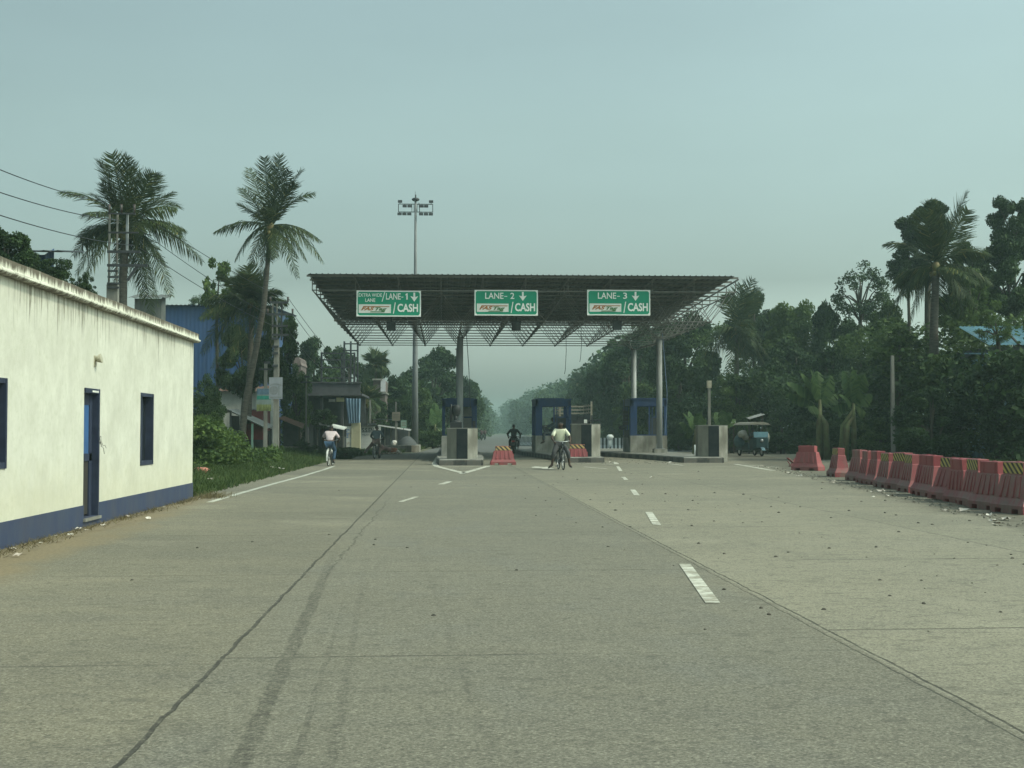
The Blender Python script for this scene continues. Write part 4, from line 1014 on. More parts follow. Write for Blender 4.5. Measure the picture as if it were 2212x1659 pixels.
# e-rickshaw loaded with sacks
def rickshaw():
    g = G(1640, 986.5); t = thing("electric_rickshaw", "battery rickshaw with cream canopy and pale blue front piled with white sacks", "rickshaw", (g.x, g.y+1.1, 0), R(180+10))
    BODY = pm("teal_body", (.018, .045, .052), (.012, .03, .036), 3, .5); 
    for x, y in ((0, 1.0), (-.45, -1.0), (.45, -1.0)):
        b = MB(); b.torus((x, y, .24), .18, .05, 20, 8); w = b.build("wheel", RUBBER, t)
        b = MB(); b.tube([(x-.03, y, .24), (x+.03, y, .24)], .12, 12); b.build("rim", CHROME, w)
    b = MB(); b.box((-.5, -1.35, .32), (.5, .5, .40)); b.loft([[(-w, y, z0), (w, y, z0), (w, y, z1), (-w, y, z1)] for y, w, z0, z1 in ((.5, .5, .32, .85), (.85, .46, .38, 1.02), (1.0, .3, .48, 1.0))])
    b.box((-.5, -1.35, .4), (-.46, .3, .75)); b.box((.46, -1.35, .4), (.5, .3, .75)); b.box((-.46, -.7, .4), (.46, -.3, .7)); b.build("body", BODY, t)
    b = MB(); b.loft([[(-.40, y, z), (.40, y, z), (.42, y-.02, z+.30), (-.42, y-.02, z+.30)] for y, z in ((.86, 1.03), (.90, 1.03))]); b.build("front_panel", LBLUE, t)
    b = MB()
    for x in (-.47, .47):
        b.tube([(x, .6, .8), (x, .45, 1.72)], .02, 6); b.tube([(x, -1.3, .7), (x, -1.3, 1.72)], .02, 6); b.tube([(x, -.3, .7), (x, -.3, 1.72)], .016, 6)
    b.build("canopy_posts", DSTEEL, t)
    b = MB(); b.loft([[(x, y, z) for x, z in ((-.62, 1.70), (-.5, 1.80), (-.2, 1.86), (.2, 1.86), (.5, 1.80), (.62, 1.70), (.45, 1.72), (-.45, 1.72))] for y in (-1.5, .75)]); b.build("canopy", pm("cream_canopy", (.24, .23, .19), (.18, .17, .14), 4, .8), t)
    b = MB(); b.ell((0, 1.02, .86), (.09, .06, .09)); b.build("headlight", CHROME, t)
    b = MB(); b.tube([(0, 1.0, .25), (0, .82, .95), (0, .72, 1.1)], .022, 6); b.tube([(-.3, .6, 1.12), (0, .72, 1.1), (.3, .6, 1.12)], .016, 6); b.build("handlebar", DSTEEL, t)
    b = MB(); b.loft([[(-.1, 1+math.cos(a)*.27, .24+math.sin(a)*.27), (.1, 1+math.cos(a)*.27, .24+math.sin(a)*.27), (0, 1+math.cos(a)*.29, .24+math.sin(a)*.29)] for a in (R(20), R(60), R(100), R(150))]); b.build("mudguard", LBLUE, t)
    rr = random.Random(3)
    for i, (x, y, z, a, c, d) in enumerate(((.72, .1, 1.22, .26, .3, .22), (.50, -.1, 1.05, .2, .25, .2), (.68, -.5, .8, .3, .4, .36), (-.66, .1, .98, .13, .25, .34))):
        b = MB(); 
        for k in range(3): b.ell((rr.uniform(-.06, .06), rr.uniform(-.06, .06), rr.uniform(-.05, .05)), (a*rr.uniform(.8, 1), c*rr.uniform(.8, 1), d*rr.uniform(.8, 1)), 10, 7)
        o = b.build("sack", pm("teal_sack", (.07, .13, .15), (.05, .09, .10), 4, .9) if i == 2 else pm("white_sack", (.34, .33, .29), (.25, .24, .21), 5, .9)); o.parent = None
        ang = R(190); ca, sa = math.cos(ang), math.sin(ang)
        o.location = (t.location.x+ca*x-sa*y, t.location.y+sa*x+ca*y, z)
        tag(o, ("cream sack lashed high on the rickshaw's outer side", "small white sack beside the rickshaw driver", "large dull teal sack low on the rickshaw's side", "long white sack hanging from the rickshaw beside the hedge")[i], "sack", "sacks carried on the rickshaw")
    person("driver in dark shirt sitting in the battery rickshaw", tuple(t.location), R(190), dict(pelvis=(0, -.2, .80), chest=(0, -.15, 1.15), neck=(0, -.1, 1.3), head=(.1, -.05, 1.52),
        elbowL=(-.32, .1, 1.02), elbowR=(.32, .1, 1.02), handL=(-.26, .48, 1.1), handR=(.26, .48, 1.1), kneeL=(-.16, .25, .8), kneeR=(.16, .25, .8), ankleL=(-.15, .38, .48), ankleR=(.15, .38, .48), toeL=(-.15, .5, .43), toeR=(.15, .5, .43)), SLATE, GREYT, fingers=False)
rickshaw()
# open goods truck behind the middle pier
def truck():
    D = 90; x1 = P(1279, 930, D).x; x0 = x1-2.2; t = thing("goods_truck", "open backed goods truck with pale slatted wooden sides beyond the middle booth", "truck", (x0, D, 0))
    WOOD = pm("pale_wood_slats", (.30, .27, .21), (.20, .18, .14), 3, .8, stretch=(.4, .4, 4), grime=.4); w = 2.2; L = 4.6
    b = MB(); b.box((0, 0, .95), (w, L, 1.1)); b.box((.4, .2, .6), (.55, L+1.5, .95)); b.box((w-.55, .2, .6), (w-.4, L+1.5, .95)); b.build("bed", DSTEEL, t)
    b = MB(); b.box((0, .1, 1.1), (.06, L, 2.5)); b.box((w-.06, .1, 1.1), (w, L, 2.5)); b.box((.06, L-.06, 1.1), (w-.06, L, 2.5)); b.build("lower_sides", pm("dark_truck_body", (.04, .045, .045), (.03, .033, .033), 3, .7), t)
    b = MB()
    for z in (2.56, 2.8, 3.04):
        b.box((.0, .1, z), (.05, L, z+.11)); b.box((w-.05, .1, z), (w, L, z+.11)); b.box((.05, L-.05, z), (w-.05, L, z+.11))
    for y in (.1, 1.6, 3.1, L): b.box((w-.09, y-.04, 2.5), (w-.055, y+.04, 3.2)); b.box((.055, y-.04, 2.5), (.09, y+.04, 3.2))
    b.box((w*.5-.04, L-.1, 2.5), (w*.5+.04, L-.055, 3.2)); b.build("slatted_sides", WOOD, t)
    b = MB(); b.box((w-.10, -.03, .95), (w+.02, .09, 3.35)); b.box((-.02, -.03, .95), (.10, .09, 3.35)); b.build("corner_posts", WOOD, t)
    b = MB(); b.box((.1, L+.1, .7), (w-.1, L+1.7, 2.3)); b.build("cab", pm("truck_cab_blue", (.05, .08, .14), (.04, .06, .1), 3, .5), t)
    for x in (.15, w-.15):
        for y in (.9, L+.9):
            b = MB(); b.torus((x, y, .42), .30, .12, 20, 8); b.build("wheel", RUBBER, t)
truck()

# ------------------------------------------------------------------ poles, mast and wires
def box_px(b, x0, y0, x1, y1, D, dep):
    a, c = P(x0, y1, D), P(x1, y0, D); b.box((a.x, D, a.z), (c.x, D+dep, c.z))
def mast():
    D = 95; g = P(896.5, 957, D); t = thing("high_mast_light", "tall pale mast carrying two rows of floodlights left of the canopy", "light mast", (g.x, D, 0))
    top = P(894, 431, D).z; s = D/2900
    b = MB(); b.tube([(0, 0, 0), (0, 0, top*.35), (0, 0, top*.7), (0, 0, top)], [.24, .19, .115, .075], 16); b.build("pole", pm("mast_steel", (.19, .20, .205), (.14, .148, .15), 1, .55), t)
    z0 = top-4*s; z1 = P(894, 461-2, D).z; xl = -37*s; xr = 37*s
    zt = P(894, 441, D).z; zb = P(894, 458, D).z
    b = MB()
    for a, c in (((xl, 0, zt), (xr, 0, zt)), ((xl, 0, zb), (xr, 0, zb)), ((xl, 0, zt), (xl, 0, zb)), ((xr, 0, zt), (xr, 0, zb))): b.bar(a, c, .05)
    for x in (-8*s, -3.5*s, 3.5*s): b.bar((x, 0, zt), (x, 0, zb), .035)
    b.bar((7*s, 0, zt+.1), (9*s, 0, zb), .05); b.build("carriage", DSTEEL, t)
    b = MB(); b.ell((0, 0, top), (.28, .28, .14)); b.tube([(0, 0, top), (0, 0, top+.35)], .05, 6); b.tube([(0, 0, top), (-.03, 0, top+18*s)], .012, 4); b.build("head", DSTEEL, t)
    for x, y in ((-33.5, 436), (33.5, 436), (-23.5, 446), (-13, 446), (13, 446), (22.8, 446), (-34.5, 463), (-24, 463), (-13.5, 463), (12, 463), (22.5, 463), (33, 463)):
        z = P(894, y, D).z; b = MB(); b.loft([[(x*s-w, yy, z-h), (x*s+w, yy, z-h), (x*s+w, yy, z+h), (x*s-w, yy, z+h)] for yy, w, h in ((-.22, .15, .085), (-.05, .15, .085), (.05, .1, .05))]); b.bar((x*s, 0, z), (x*s, 0, zt if y < 450 else zb), .03); b.build("floodlight", DSTEEL, t)
mast()
def pole_main():
    D = 61; g = G(596, 996.8); D = g.y; t = thing("electric_pole", "thick double concrete electric pole carrying a grey notice board", "utility pole", (g.x, D, 0))
    o = (g.x, D, 0); h = P(595, 733, D).z
    b = MB(o); q = P(601, 960, D).x-P(589, 960, D).x
    b.loft([[(g.x-w, D-w, z), (g.x+w, D-w, z), (g.x+w, D+w, z), (g.x-w, D+w, z)] for z, w in ((-.1, q*.52), (h, q*.44))]); b.build("shaft", POLEC, t)
    b = MB(o)
    for x in (588.5, 598): box_px(b, x-1.6, 654, x+1.6, 733, D-.05, .1)
    b.build("upper_shaft", POLEC, t)
    b = MB(o); box_px(b, 606, 654, 610, 735, D, .1); b.build("steel_channel", DSTEEL, t)
    b = MB(o)
    for y, x0, x1 in ((653.5, 583, 622.5), (679, 577, 633), (704, 588, 622), (723.6, 588, 624), (731.5, 588, 600), (749, 588, 602), (763, 588, 601), (790, 588, 601)):
        a, c = P(x0, y, D-.14), P(x1, y, D-.14); MB(o).box((a.x, D-.22, a.z-.05), (c.x, D-.14, a.z+.05)).build("crossarm", DSTEEL, t)
    b = MB(o)
    for x, y in ((622, 653), (584, 653), (632, 679), (578, 679)):
        p = P(x, y, D-.18); b.tube([p, p+V3((0, 0, .25))], [.035, .05], 6)
    b.build("insulators", pm("brown_porcelain", (.06, .045, .04), (.05, .04, .035), 5, .3), t)
    return D
DP = pole_main()
def slim_pole(x, y0, y1, D, wpx, label, top=None):
    p0, p1 = P(x, y1, D), P(x, y0, D); p0.z = 0; t = thing("concrete_post" if top != "arm" else "electric_pole", label, "pole", (p0.x, D, 0)); w = wpx*D/2900/2
    b = MB((p0.x, D, 0)); b.loft([[(p0.x-w*k, D-w*k, z), (p0.x+w*k, D-w*k, z), (p0.x+w*k, D+w*k, z), (p0.x-w*k, D+w*k, z)] for z, k in ((-.1, 1.08), (p1.z, .85))]); b.build("shaft", POLEC, t)
    b = MB((p0.x, D, 0))
    if top == "cap": b.box((p0.x-w*1.5, D-w*1.5, p1.z), (p0.x+w*1.5, D+w*1.5, p1.z+.36)); b.build("cap", pm("cream_cap", (.40, .37, .29), (.3, .27, .2), 5, .8), t)
    elif top == "arm": b.box((p0.x-.3, D-.1, p1.z-.3), (p0.x+.3, D-.04-w, p1.z-.22)); b.box((p0.x-.1, D-.05, p1.z), (p0.x+.2, D+.05, p1.z+.12)); b.build("bracket", DSTEEL, t)
    return t
slim_pole(573, 786, 990, 63.5, 7.5, "slim concrete pole behind the green notice, left of the double pole", "arm")
slim_pole(661, 816, 975, 78, 3.2, "thin pale pole in front of the unfinished building", "arm")
slim_pole(799.5, 864, 960, 100, 4, "short concrete pole right of the blue sheeted doorway", None)
slim_pole(855, 868, 965, 96, 3.5, "slim pole carrying a brown notice near the light mast", None)
slim_pole(1532.5, 838, 985, 66, 6.2, "grey concrete post with cream cap above the crash pier on the right", "cap")
slim_pole(1929.5, 768, 985, 57, 7.5, "pale concrete pole standing in the roadside bushes on the right", None)
def notice(x0, y0, x1, y1, D, label, mats, deco):
    p = P(x0, y1, D); t = thing("notice_board", label, "notice", p, R(0))
    w = P(x1, y1, D).x-p.x; h = P(x0, y0, D).z-p.z
    MB().box((0, 0, 0), (w, .03, h)).build("board", mats, t)
    deco(t, w, h)
def deco1(t, w, h):
    for z0, z1, c, nm in ((.72, 1, (.10, .17, .24), "header_band"), (.50, .69, (.03, .24, .19), "teal_band"), (.0, .30, (.22, .25, .10), "landscape_band")):
        MB().box((.01, -.006, h*z0+.01), (w-.01, -.001, h*z1-.01)).build(nm, pm(nm, c, tuple(v*.6 for v in c), 5, .7), t)
    b = MB(); rr = random.Random(1)
    for k in range(9): x = rr.uniform(.05, w*.9); b.add([(x, -.009, h*.02), (x+.06, -.009, h*.02), (x+.03, -.009, h*rr.uniform(.15, .42))], [(0, 1, 2)])
    b.build("printed_trees", pm("printed_green", (.06, .10, .04), (.16, .17, .05), 5, .7), t)
def deco2(t, w, h):
    b = MB(); b.loft([[(w*.36+.2*math.cos(a)*s, yy, h*.40+.2*math.sin(a)*s) for a in [k*math.pi/10 for k in range(20)]] for yy, s in ((-.002, 1), (-.006, 1))])
    b.box((w*.70, -.006, h*.18), (w*.78, -.002, h*.62)); b.box((w*.08, -.006, h*.05), (w*.92, -.002, h*.11))
    n = 9; b.loft([[(w*(.08+.84*i/n), yy, h*(.60+.07*math.sin(math.pi*i/n))+dz) for yy, dz in ((-.002, 0), (-.006, 0), (-.006, .05), (-.002, .05))] for i in range(n+1)])
    b.build("printing", pm("notice_grey_print", (.15, .16, .17), (.2, .21, .22), 9, .7), t)
notice(554, 839, 586, 888, 62.9, "teal and yellow landscape notice on the slim concrete pole", pm("notice_pale", (.20, .25, .24), (.15, .19, .18), 3, .6), deco1)
notice(581, 815, 610, 862, DP-.5, "grey printed notice with a round emblem on the double pole", pm("notice_grey", (.25, .265, .29), (.2, .215, .235), 2, .6), deco2)
def deco3(t, w, h):
    b = MB()
    for z in (.7, .5, .3): b.box((w*.12, -.006, h*z), (w*.88, -.002, h*z+.05))
    b.build("printing", pm("notice_dim_print", (.17, .15, .12), (.2, .18, .14), 9, .7), t)
notice(847, 890, 864, 909, 95.7, "small brown printed notice on the slim pole near the light mast", pm("notice_brown", (.30, .25, .19), (.24, .2, .15), 3, .7), deco3)
notice(866, 908, 878, 925, 95, "small pale green notice standing below the brown notice", pm("notice_green", (.22, .33, .26), (.17, .26, .2), 3, .7), deco3)
p = P(872, 925, 95.1); b = MB((p.x, 95.1, 0)); b.bar((p.x, 95.1, 0), (p.x, 95.1, p.z+.5), .05); tag(b.build("notice_post", DSTEEL), "thin dark post holding up the pale green notice", "post")
def h_pole():
    D = 45; t = thing("transformer_pole", "tall twin concrete transformer pole with steel crossarms behind the white building", "utility pole", (P(245, 930, D).x, D, 0)); o = tuple(t.location)
    b = MB(o)
    for x in (235, 252): box_px(b, x-2.2, 461, x+2.2, 620, D-.06, .12)
    a, c = P(232, 615, D), P(256, 615, D); b.box((a.x, D-.12, -.1), (c.x, D+.12, a.z)); b.build("twin_shaft", POLEC, t)
    b = MB(o); box_px(b, 271.5, 461, 276.5, 545, D-.06, .12); b.build("third_shaft", STEEL, t)
    for y, x0, x1, h in ((461, 232, 292, 1.5), (502, 234, 298, 1.5), (543.5, 231, 302, 2.5), (573, 231, 318, 2.5), (585, 232, 254, 2), (598, 232, 256, 2), (612, 231, 257, 2), (621, 232, 257, 2)): b = MB(o); box_px(b, x0, y-h, x1, y+h, D-.22, .09); b.build("crossarm", DSTEEL, t)
    a, c = P(297, 575, D-.16), P(275, 606, D-.16); b = MB(o); b.bar(a, c, .08); b.build("brace", DSTEEL, t)
    b = MB(o)
    for x, y in ((236, 461), (262, 461), (290, 461)): p = P(x, y, D-.2); b.tube([p, p+V3((0, 0, .3))], [.03, .045], 6)
    b.build("insulators", pm("brown_porcelain", (.06, .045, .04)), t)
h_pole()
def wire(pa, pb, sag, label, r=.013):
    pts = []
    for i in range(17):
        u = i/16; p = pa.lerp(pb, u); p.z -= sag*4*u*(1-u); pts.append(p)
    b = MB(pa); b.tube(pts, r, 4); tag(b.build("power_line", DARK), label, "wire", "overhead power lines on the left")
for (xa, ya), (xb, yb), lab in (((-40, 350), (236, 436), "uppermost overhead wire entering at the left edge"), ((-40, 402), (262, 476), "middle overhead wire entering at the left edge"), ((-40, 452), (290, 530), "lowest overhead wire entering at the left edge above the roof")):
    wire(P(xa, ya, 26), P(xb, yb, 45), .12, lab, .011)
for (xa, ya), (xb, yb), lab in (((300, 458), (622, 650), "overhead wire running to the top right insulator of the double pole"), ((292, 488), (584, 682), "overhead wire passing just below the slanting palm frond to the double pole"), ((300, 534), (590, 704), "lowest overhead wire between the transformer pole and the double pole")):
    wire(P(xa, ya, 45), P(xb, yb, DP-.18), .15, lab, .013)
for (xa, ya), (xb, yb), lab in (((622, 643), (760, 815), "upper overhead wire dropping from the double pole towards the billboard frame"), ((632, 676), (740, 806), "lower overhead wire dropping from the double pole towards the billboard frame"), ((618, 706), (700, 800), "shortest overhead wire right of the double pole")):
    wire(P(xa, ya, DP-.18), P(xb, yb, 88), .2, lab, .014)

# ------------------------------------------------------------------ huts and buildings on the left
def PX(x, D): return P(x, 930, D).x
def PZ(y, D): return P(960, y, D).z
def corr(b, p00, p10, p11, p01, n, amp=.025):
    """corrugated sheet p00-p10 (across the ribs), p01-p11 the far edge"""
    p00, p10, p11, p01 = map(V3, (p00, p10, p11, p01)); nn = (p10-p00).cross(p01-p00).normalized()
    vs = []
    for i in range(n+1):
        u = i/n; o = nn*(amp*(1 if i % 2 else -1)); vs += [p00.lerp(p10, u)+o, p01.lerp(p11, u)+o]
    b.add(vs, [(2*i, 2*i+2, 2*i+3, 2*i+1) for i in range(n)])
    b.add([v-nn*.012 for v in vs], [(2*i+1, 2*i+3, 2*i+2, 2*i) for i in range(n)])
def shop_a():
    D = 66; x0, x1, x2 = PX(470, D), PX(500, D), PX(577, D); zr, ze = PZ(885, D), PZ(926, D)
    t = thing("roadside_stall", "open tin roofed stall with green post and red boards beside the double pole", "stall", (x1, D, 0)); o = tuple(t.location)
    b = MB(o); corr(b, (x1-.2, D-.5, zr), (x1-.2, D+3, zr+.05), (x2, D+3, ze+.1), (x2, D-.5, ze), 26); corr(b, (x0, D-.3, zr-.15), (x0, D+3, zr-.1), (x1-.2, D+3, zr), (x1-.2, D-.3, zr), 20); b.build("roof", TIN, t)
    b = MB(o); b.bar((PX(547, D), D-.3, 0), (PX(547, D), D-.3, PZ(915, D)), .10); b.build("post", pm("pale_green_post", (.22, .34, .27), (.16, .25, .2), 4, .7), t)
    MB(o).bar((x1, D-.3, 0), (x1, D-.3, zr-.05), .09).build("post", DSTEEL, t); MB(o).bar((x2-.15, D+2.7, 0), (x2-.15, D+2.7, ze), .09).build("post", DSTEEL, t)
    b = MB(o); b.box((PX(512, D), D+1.6, PZ(950, D)), (PX(560, D), D+1.7, PZ(915, D))); b.build("red_board", pm("dull_red_board", (.17, .028, .032), (.12, .02, .022), 3, .7), t)
    b = MB(o); b.box((x1, D+2.6, 0), (x2-.2, D+2.7, ze-.1)); b.box((x1-.05, D+.3, 0), (x1, D+2.6, zr-.3)); b.build("wall", DSTEEL, t)
    b = MB(o); b.box((PX(505, D), D+.8, .0), (PX(560, D), D+1.4, .55)); b.build("counter", BARK, t)
shop_a()
def simple_bld(name, label, cat, D, dep, x0, x1, ytop, mw, roof=None, slope=.0, over=.3, corrugated=True):
    a, c = PX(x0, D), PX(x1, D); z = PZ(ytop, D); t = thing(name, label, cat, (a, D, 0)); o = tuple(t.location); b = MB(o)
    if corrugated:
        n = max(8, int((c-a)/.12)); corr(b, (a, D, 0), (c, D, 0), (c, D, z), (a, D, z), n, .006); corr(b, (c, D, 0), (c, D+dep, 0), (c, D+dep, z+slope), (c, D, z), max(4, int(dep/.14)), .006); b.box((a+.03, D+.03, 0), (c-.03, D+dep, z-.1))
    else: b.box((a, D, 0), (c, D+dep, z))
    b.build("wall", mw, t)
    if roof:
        b = MB(o); corr(b, (a-over, D-over, z+.02), (c+over, D-over, z+.02), (c+over, D+dep+over, z+slope+.02), (a-over, D+dep+over, z+slope+.02), max(10, int((c-a)/.12)), .025); b.build("roof", roof, t)
    return t, o, a, c, z
simple_bld("corrugated_shed", "big blue corrugated shed behind the coconut palms", "shed", 80, 14, 300, 572, 663, BLUETIN, BLUETIN, .6)
simple_bld("tin_hut", "pale corrugated tin hut behind the leaning palm trunks", "hut", 76, 5, 470, 576, 846, TINW, RUST, .5)
simple_bld("blue_house", "small blue house with dark sloping roof just above the white building", "house", 50, 1.2, 62, 92, 556, BLUETIN, DSTEEL, .4, 1.0)
simple_bld("pale_hut", "dull grey walled house low above the white building's roof near the palm", "house", 66, 1.0, 288, 346, 648, pm('dull_tin', (.13, .14, .135), (.09, .10, .095), 1.5, .7), pm('dull_tin', (.13, .14, .135)), .3)
simple_bld("red_shop", "red painted shop box glimpsed behind the green notice", "shop", 72, 3, 541, 568, 886, pm("dull_red_board", (.17, .028, .032)), TIN, .1, .1, False)
def rust_stall():
    D = 76; t = thing("roadside_stall", "low stall under a rusty sloping tin roof right of the double pole", "stall", (PX(605, D), D, 0)); o = tuple(t.location)
    b = MB(o); corr(b, (PX(602, D), D+2.5, PZ(899, D)), (PX(602, D), D-.2, PZ(903, D)), (PX(655, D), D-.2, PZ(924, D)), (PX(648, D), D+2.5, PZ(916, D)), 26, .03); b.build("roof", RUST, t)
    MB(o).bar((PX(647, D), D, 0), (PX(647, D), D, PZ(921, D)), .1).build("post", BARK, t); MB(o).bar((PX(604, D), D, 0), (PX(604, D), D, PZ(904, D)), .1).build("post", BARK, t)
    b = MB(o); b.box((PX(604, D), D+1.8, 0), (PX(640, D), D+1.9, PZ(912, D))); b.build("wall", DSTEEL, t)
    b = MB(o); b.box((PX(606, D), D+.2, .0), (PX(652, D), D+.6, .5)); b.build("bench", POLEC, t)
rust_stall()
def unfinished():
    D = 91; X = lambda x: PX(x, D); Z = lambda y: PZ(y, D); t = thing("unfinished_building", "dark unfinished concrete building with open bays and flat parapet", "building", (X(665), D, 0)); o = tuple(t.location); dep = 8
    b = MB(o); b.box((X(655), D-.4, Z(855)), (X(783), D+dep, Z(850.5))); b.build("floor_slab", pm("dull_concrete"  , (.075, .075, .08)), t)
    b = MB(o); b.box((X(674), D, Z(850.4)), (X(748), D+.2, Z(828))); b.box((X(748), D+.02, Z(850.4)), (X(778), D+.2, Z(829))); b.box((X(674), D+.2, Z(850.4)), (X(676), D+dep, Z(830))); b.build("parapet", pm("dull_concrete", (.075, .075, .08), (.05, .05, .055), 1.5, .9, .2, grime=.4), t)
    b = MB(o); b.box((X(672), D-.1, Z(828)), (X(780), D+.3, Z(825.5))); b.build("parapet_coping", pm("dull_concrete", (.075, .075, .08)), t)
    for x in (664, 694, 739): b = MB(o); b.box((X(x-2.5), D, 0), (X(x+2.5), D+.3, Z(855))); b.build("column", pm("dull_concrete", (.075, .075, .08)), t)
    b = MB(o); b.box((X(660), D+5, 0), (X(780), D+5.2, Z(855))); b.box((X(660), D+.3, 0), (X(661.5), D+5, Z(855))); b.build("back_wall", DSTEEL, t)
    b = MB(o); b.box((X(708), D+.6, Z(868)), (X(722), D+.7, Z(862))); b.build("tube_light", WHITEP, t)
    b = MB(o); b.box((X(726.5), D-.1, Z(868)), (X(743), D+.05, Z(859))); b.build("hanging_sign", pm("cream_yellow", (.40, .38, .20), (.3, .28, .15), 3, .7), t)
unfinished()
def hoarding(D, xs, ys, y0, y1, label):
    t = thing("billboard_frame", label, "billboard frame", (PX(xs[0], D), D, PZ(y1, D))); o = tuple(t.location)
    b = MB(o)
    for x in xs: b.bar((PX(x, D), D, PZ(y1, D)), (PX(x, D), D, PZ(y0, D)), .13)
    b.build("upright", DSTEEL, t)
    b = MB(o)
    for y in ys: b.bar((PX(xs[0], D), D-.08, PZ(y, D)), (PX(xs[-1], D), D-.08, PZ(y, D)), .09)
    b.build("rail", DSTEEL, t)
hoarding(91.3, (694, 738, 765), (764, 778, 794.5, 817), 762, 829, "bare dark billboard frame standing on the unfinished building's roof")
hoarding(99, (743, 757, 772), (743.5, 758), 738, 829, "second bare billboard frame, rising behind and above the first")
def doorway():
    D = 90.4; X = lambda x: PX(x, D); Z = lambda y: PZ(y, D)
    t = thing("gate_pillar", "cream pillar with a torn blue sheet nailed above it", "pillar", (X(759), D, 0)); o = tuple(t.location)
    b = MB(o); b.box((X(759), D-.1, 0), (X(778), D+.5, Z(913))); b.build("pillar", pm("cream_plaster", (.46, .43, .29), (.36, .34, .23), 2, .85, grime=.35), t)
    b = MB(o); n = 10
    b.loft([[(X(747+u*33)+.0, D-.5+.04*(-1)**int(u*10)+v*.02, Z(861+u*1)) if v == 0 else (X(753+u*25), D-.2+.05*(-1)**int(u*10), Z(915-u*2)) for v in (0, 1)] for u in [i/n for i in range(n+1)]], False, False, False); b.build("blue_sheet", pm("faded_blue_sheet", (.20, .30, .40), (.13, .20, .28), 2, .7, stretch=(4, 1, .6), grime=.25), t)
    t = thing("painted_wall", "peeling whitewashed wall with blue scrawls beside the cream pillar", "wall", (X(743), D, 0)); o = tuple(t.location)
    b = MB(o); b.box((X(743.5), D-.05, 0), (X(758.5), D+.3, Z(921))); b.build("plaster", pm("peeling_white", (.52, .54, .50), (.34, .30, .25), 2.2, .9, lo=.5, hi=.6), t)
    b = MB(o); rr = random.Random(6)
    for k in range(5): b.box((X(746+rr.uniform(0, 4)), D-.056, Z(930+k*4)), (X(751+rr.uniform(0, 5)), D-.052, Z(928+k*4-rr.uniform(0, 2)))); 
    b.build("blue_scrawl", pm("blue_scrawl", (.12, .18, .30), (.18, .24, .34), 4, .8), t)
doorway()
def awning():
    D = 86; X = lambda x: PX(x, D); Z = lambda y: PZ(y, D)
    t = thing("roadside_stall", "dark stall with a bright pale tin awning behind the pink shirted cyclist", "stall", (X(684), D, 0)); o = tuple(t.location)
    b = MB(o); corr(b, (X(682), D+2.4, Z(909)), (X(682), D-.6, Z(914)), (X(745), D-.6, Z(928)), (X(744), D+2.4, Z(923)), 24, .03); b.build("roof", TINW, t)
    [MB(o).bar((X(q), D, 0), (X(q), D, Z(r)), w).build("post", POLEC, t) for q, r, w in ((686, 915, .08), (727, 923, .06), (742, 926, .08))]
    b = MB(o); b.box((X(685), D+2, 0), (X(743), D+2.1, Z(922))); b.box((X(728), D+.4, 0), (X(742), D+2, 1.0)); b.build("wall", DSTEEL, t)
awning()
def signwall():
    D = 92; X = lambda x: PX(x, D); Z = lambda y: PZ(y, D)
    t = thing("lettered_wall", "grey wall lettered S.S.EN in dark paint beside the cream pillar", "wall", (X(778.5), D, 0)); o = tuple(t.location)
    b = MB(o); b.box((X(778.5), D, 0), (X(822), D+.25, Z(921))); b.build("plaster", pm("grey_plaster", (.46, .47, .45), (.36, .37, .36), 1.5, .9, grime=.3), t)
    b = MB(o); put_text(b, "S.S.EN", X(782), X(808), Z(934), Z(924.5), D-.012, 0, .02); put_text(b, "MILAN TARA", X(783), X(813), Z(941), Z(937.5), D-.012)
    b.build("lettering", pm("sign_navy", (.055, .065, .085), (.04, .05, .06), 5, .8), t)
    b = MB(o); b.box((X(778), D-.3, Z(918.5)), (X(812), D+.5, Z(914.5))); b.build("dark_eave", DSTEEL, t)
    D2 = 98; X = lambda x: PX(x, D2); Z = lambda y: PZ(y, D2)
    t = thing("roadside_stall", "open stall with a blue tarpaulin roof beside the lettered wall", "stall", (X(806), D2, 0)); o = tuple(t.location)
    b = MB(o); b.loft([[(X(a), D2+y, Z(z)) for a, z in ((804, 906+y*.4), (835, 905+y*.4), (864, 909+y*.4))] for y in (-.8, 0, 2.4)], False, True, False); b.build("tarpaulin", pm("blue_tarp", (.20, .27, .42), (.28, .33, .42), 3, .7), t)
    b = MB(o); corr(b, (X(818), D2+.5, Z(917)), (X(818), D2-1.5, Z(919)), (X(888), D2-1.5, Z(930)), (X(888), D2+.5, Z(928)), 20); b.build("lower_roof", TIN, t)
    for x, y in ((858, 912), (832, 920), (845, 922), (884, 929)): MB(o).bar((X(x), D2-.5, 0), (X(x), D2-.5, Z(y)), .09).build("post", POLEC, t)
    b = MB(o); b.box((X(806), D2+2, 0), (X(884), D2+2.1, Z(925))); b.build("wall", DSTEEL, t)
signwall()
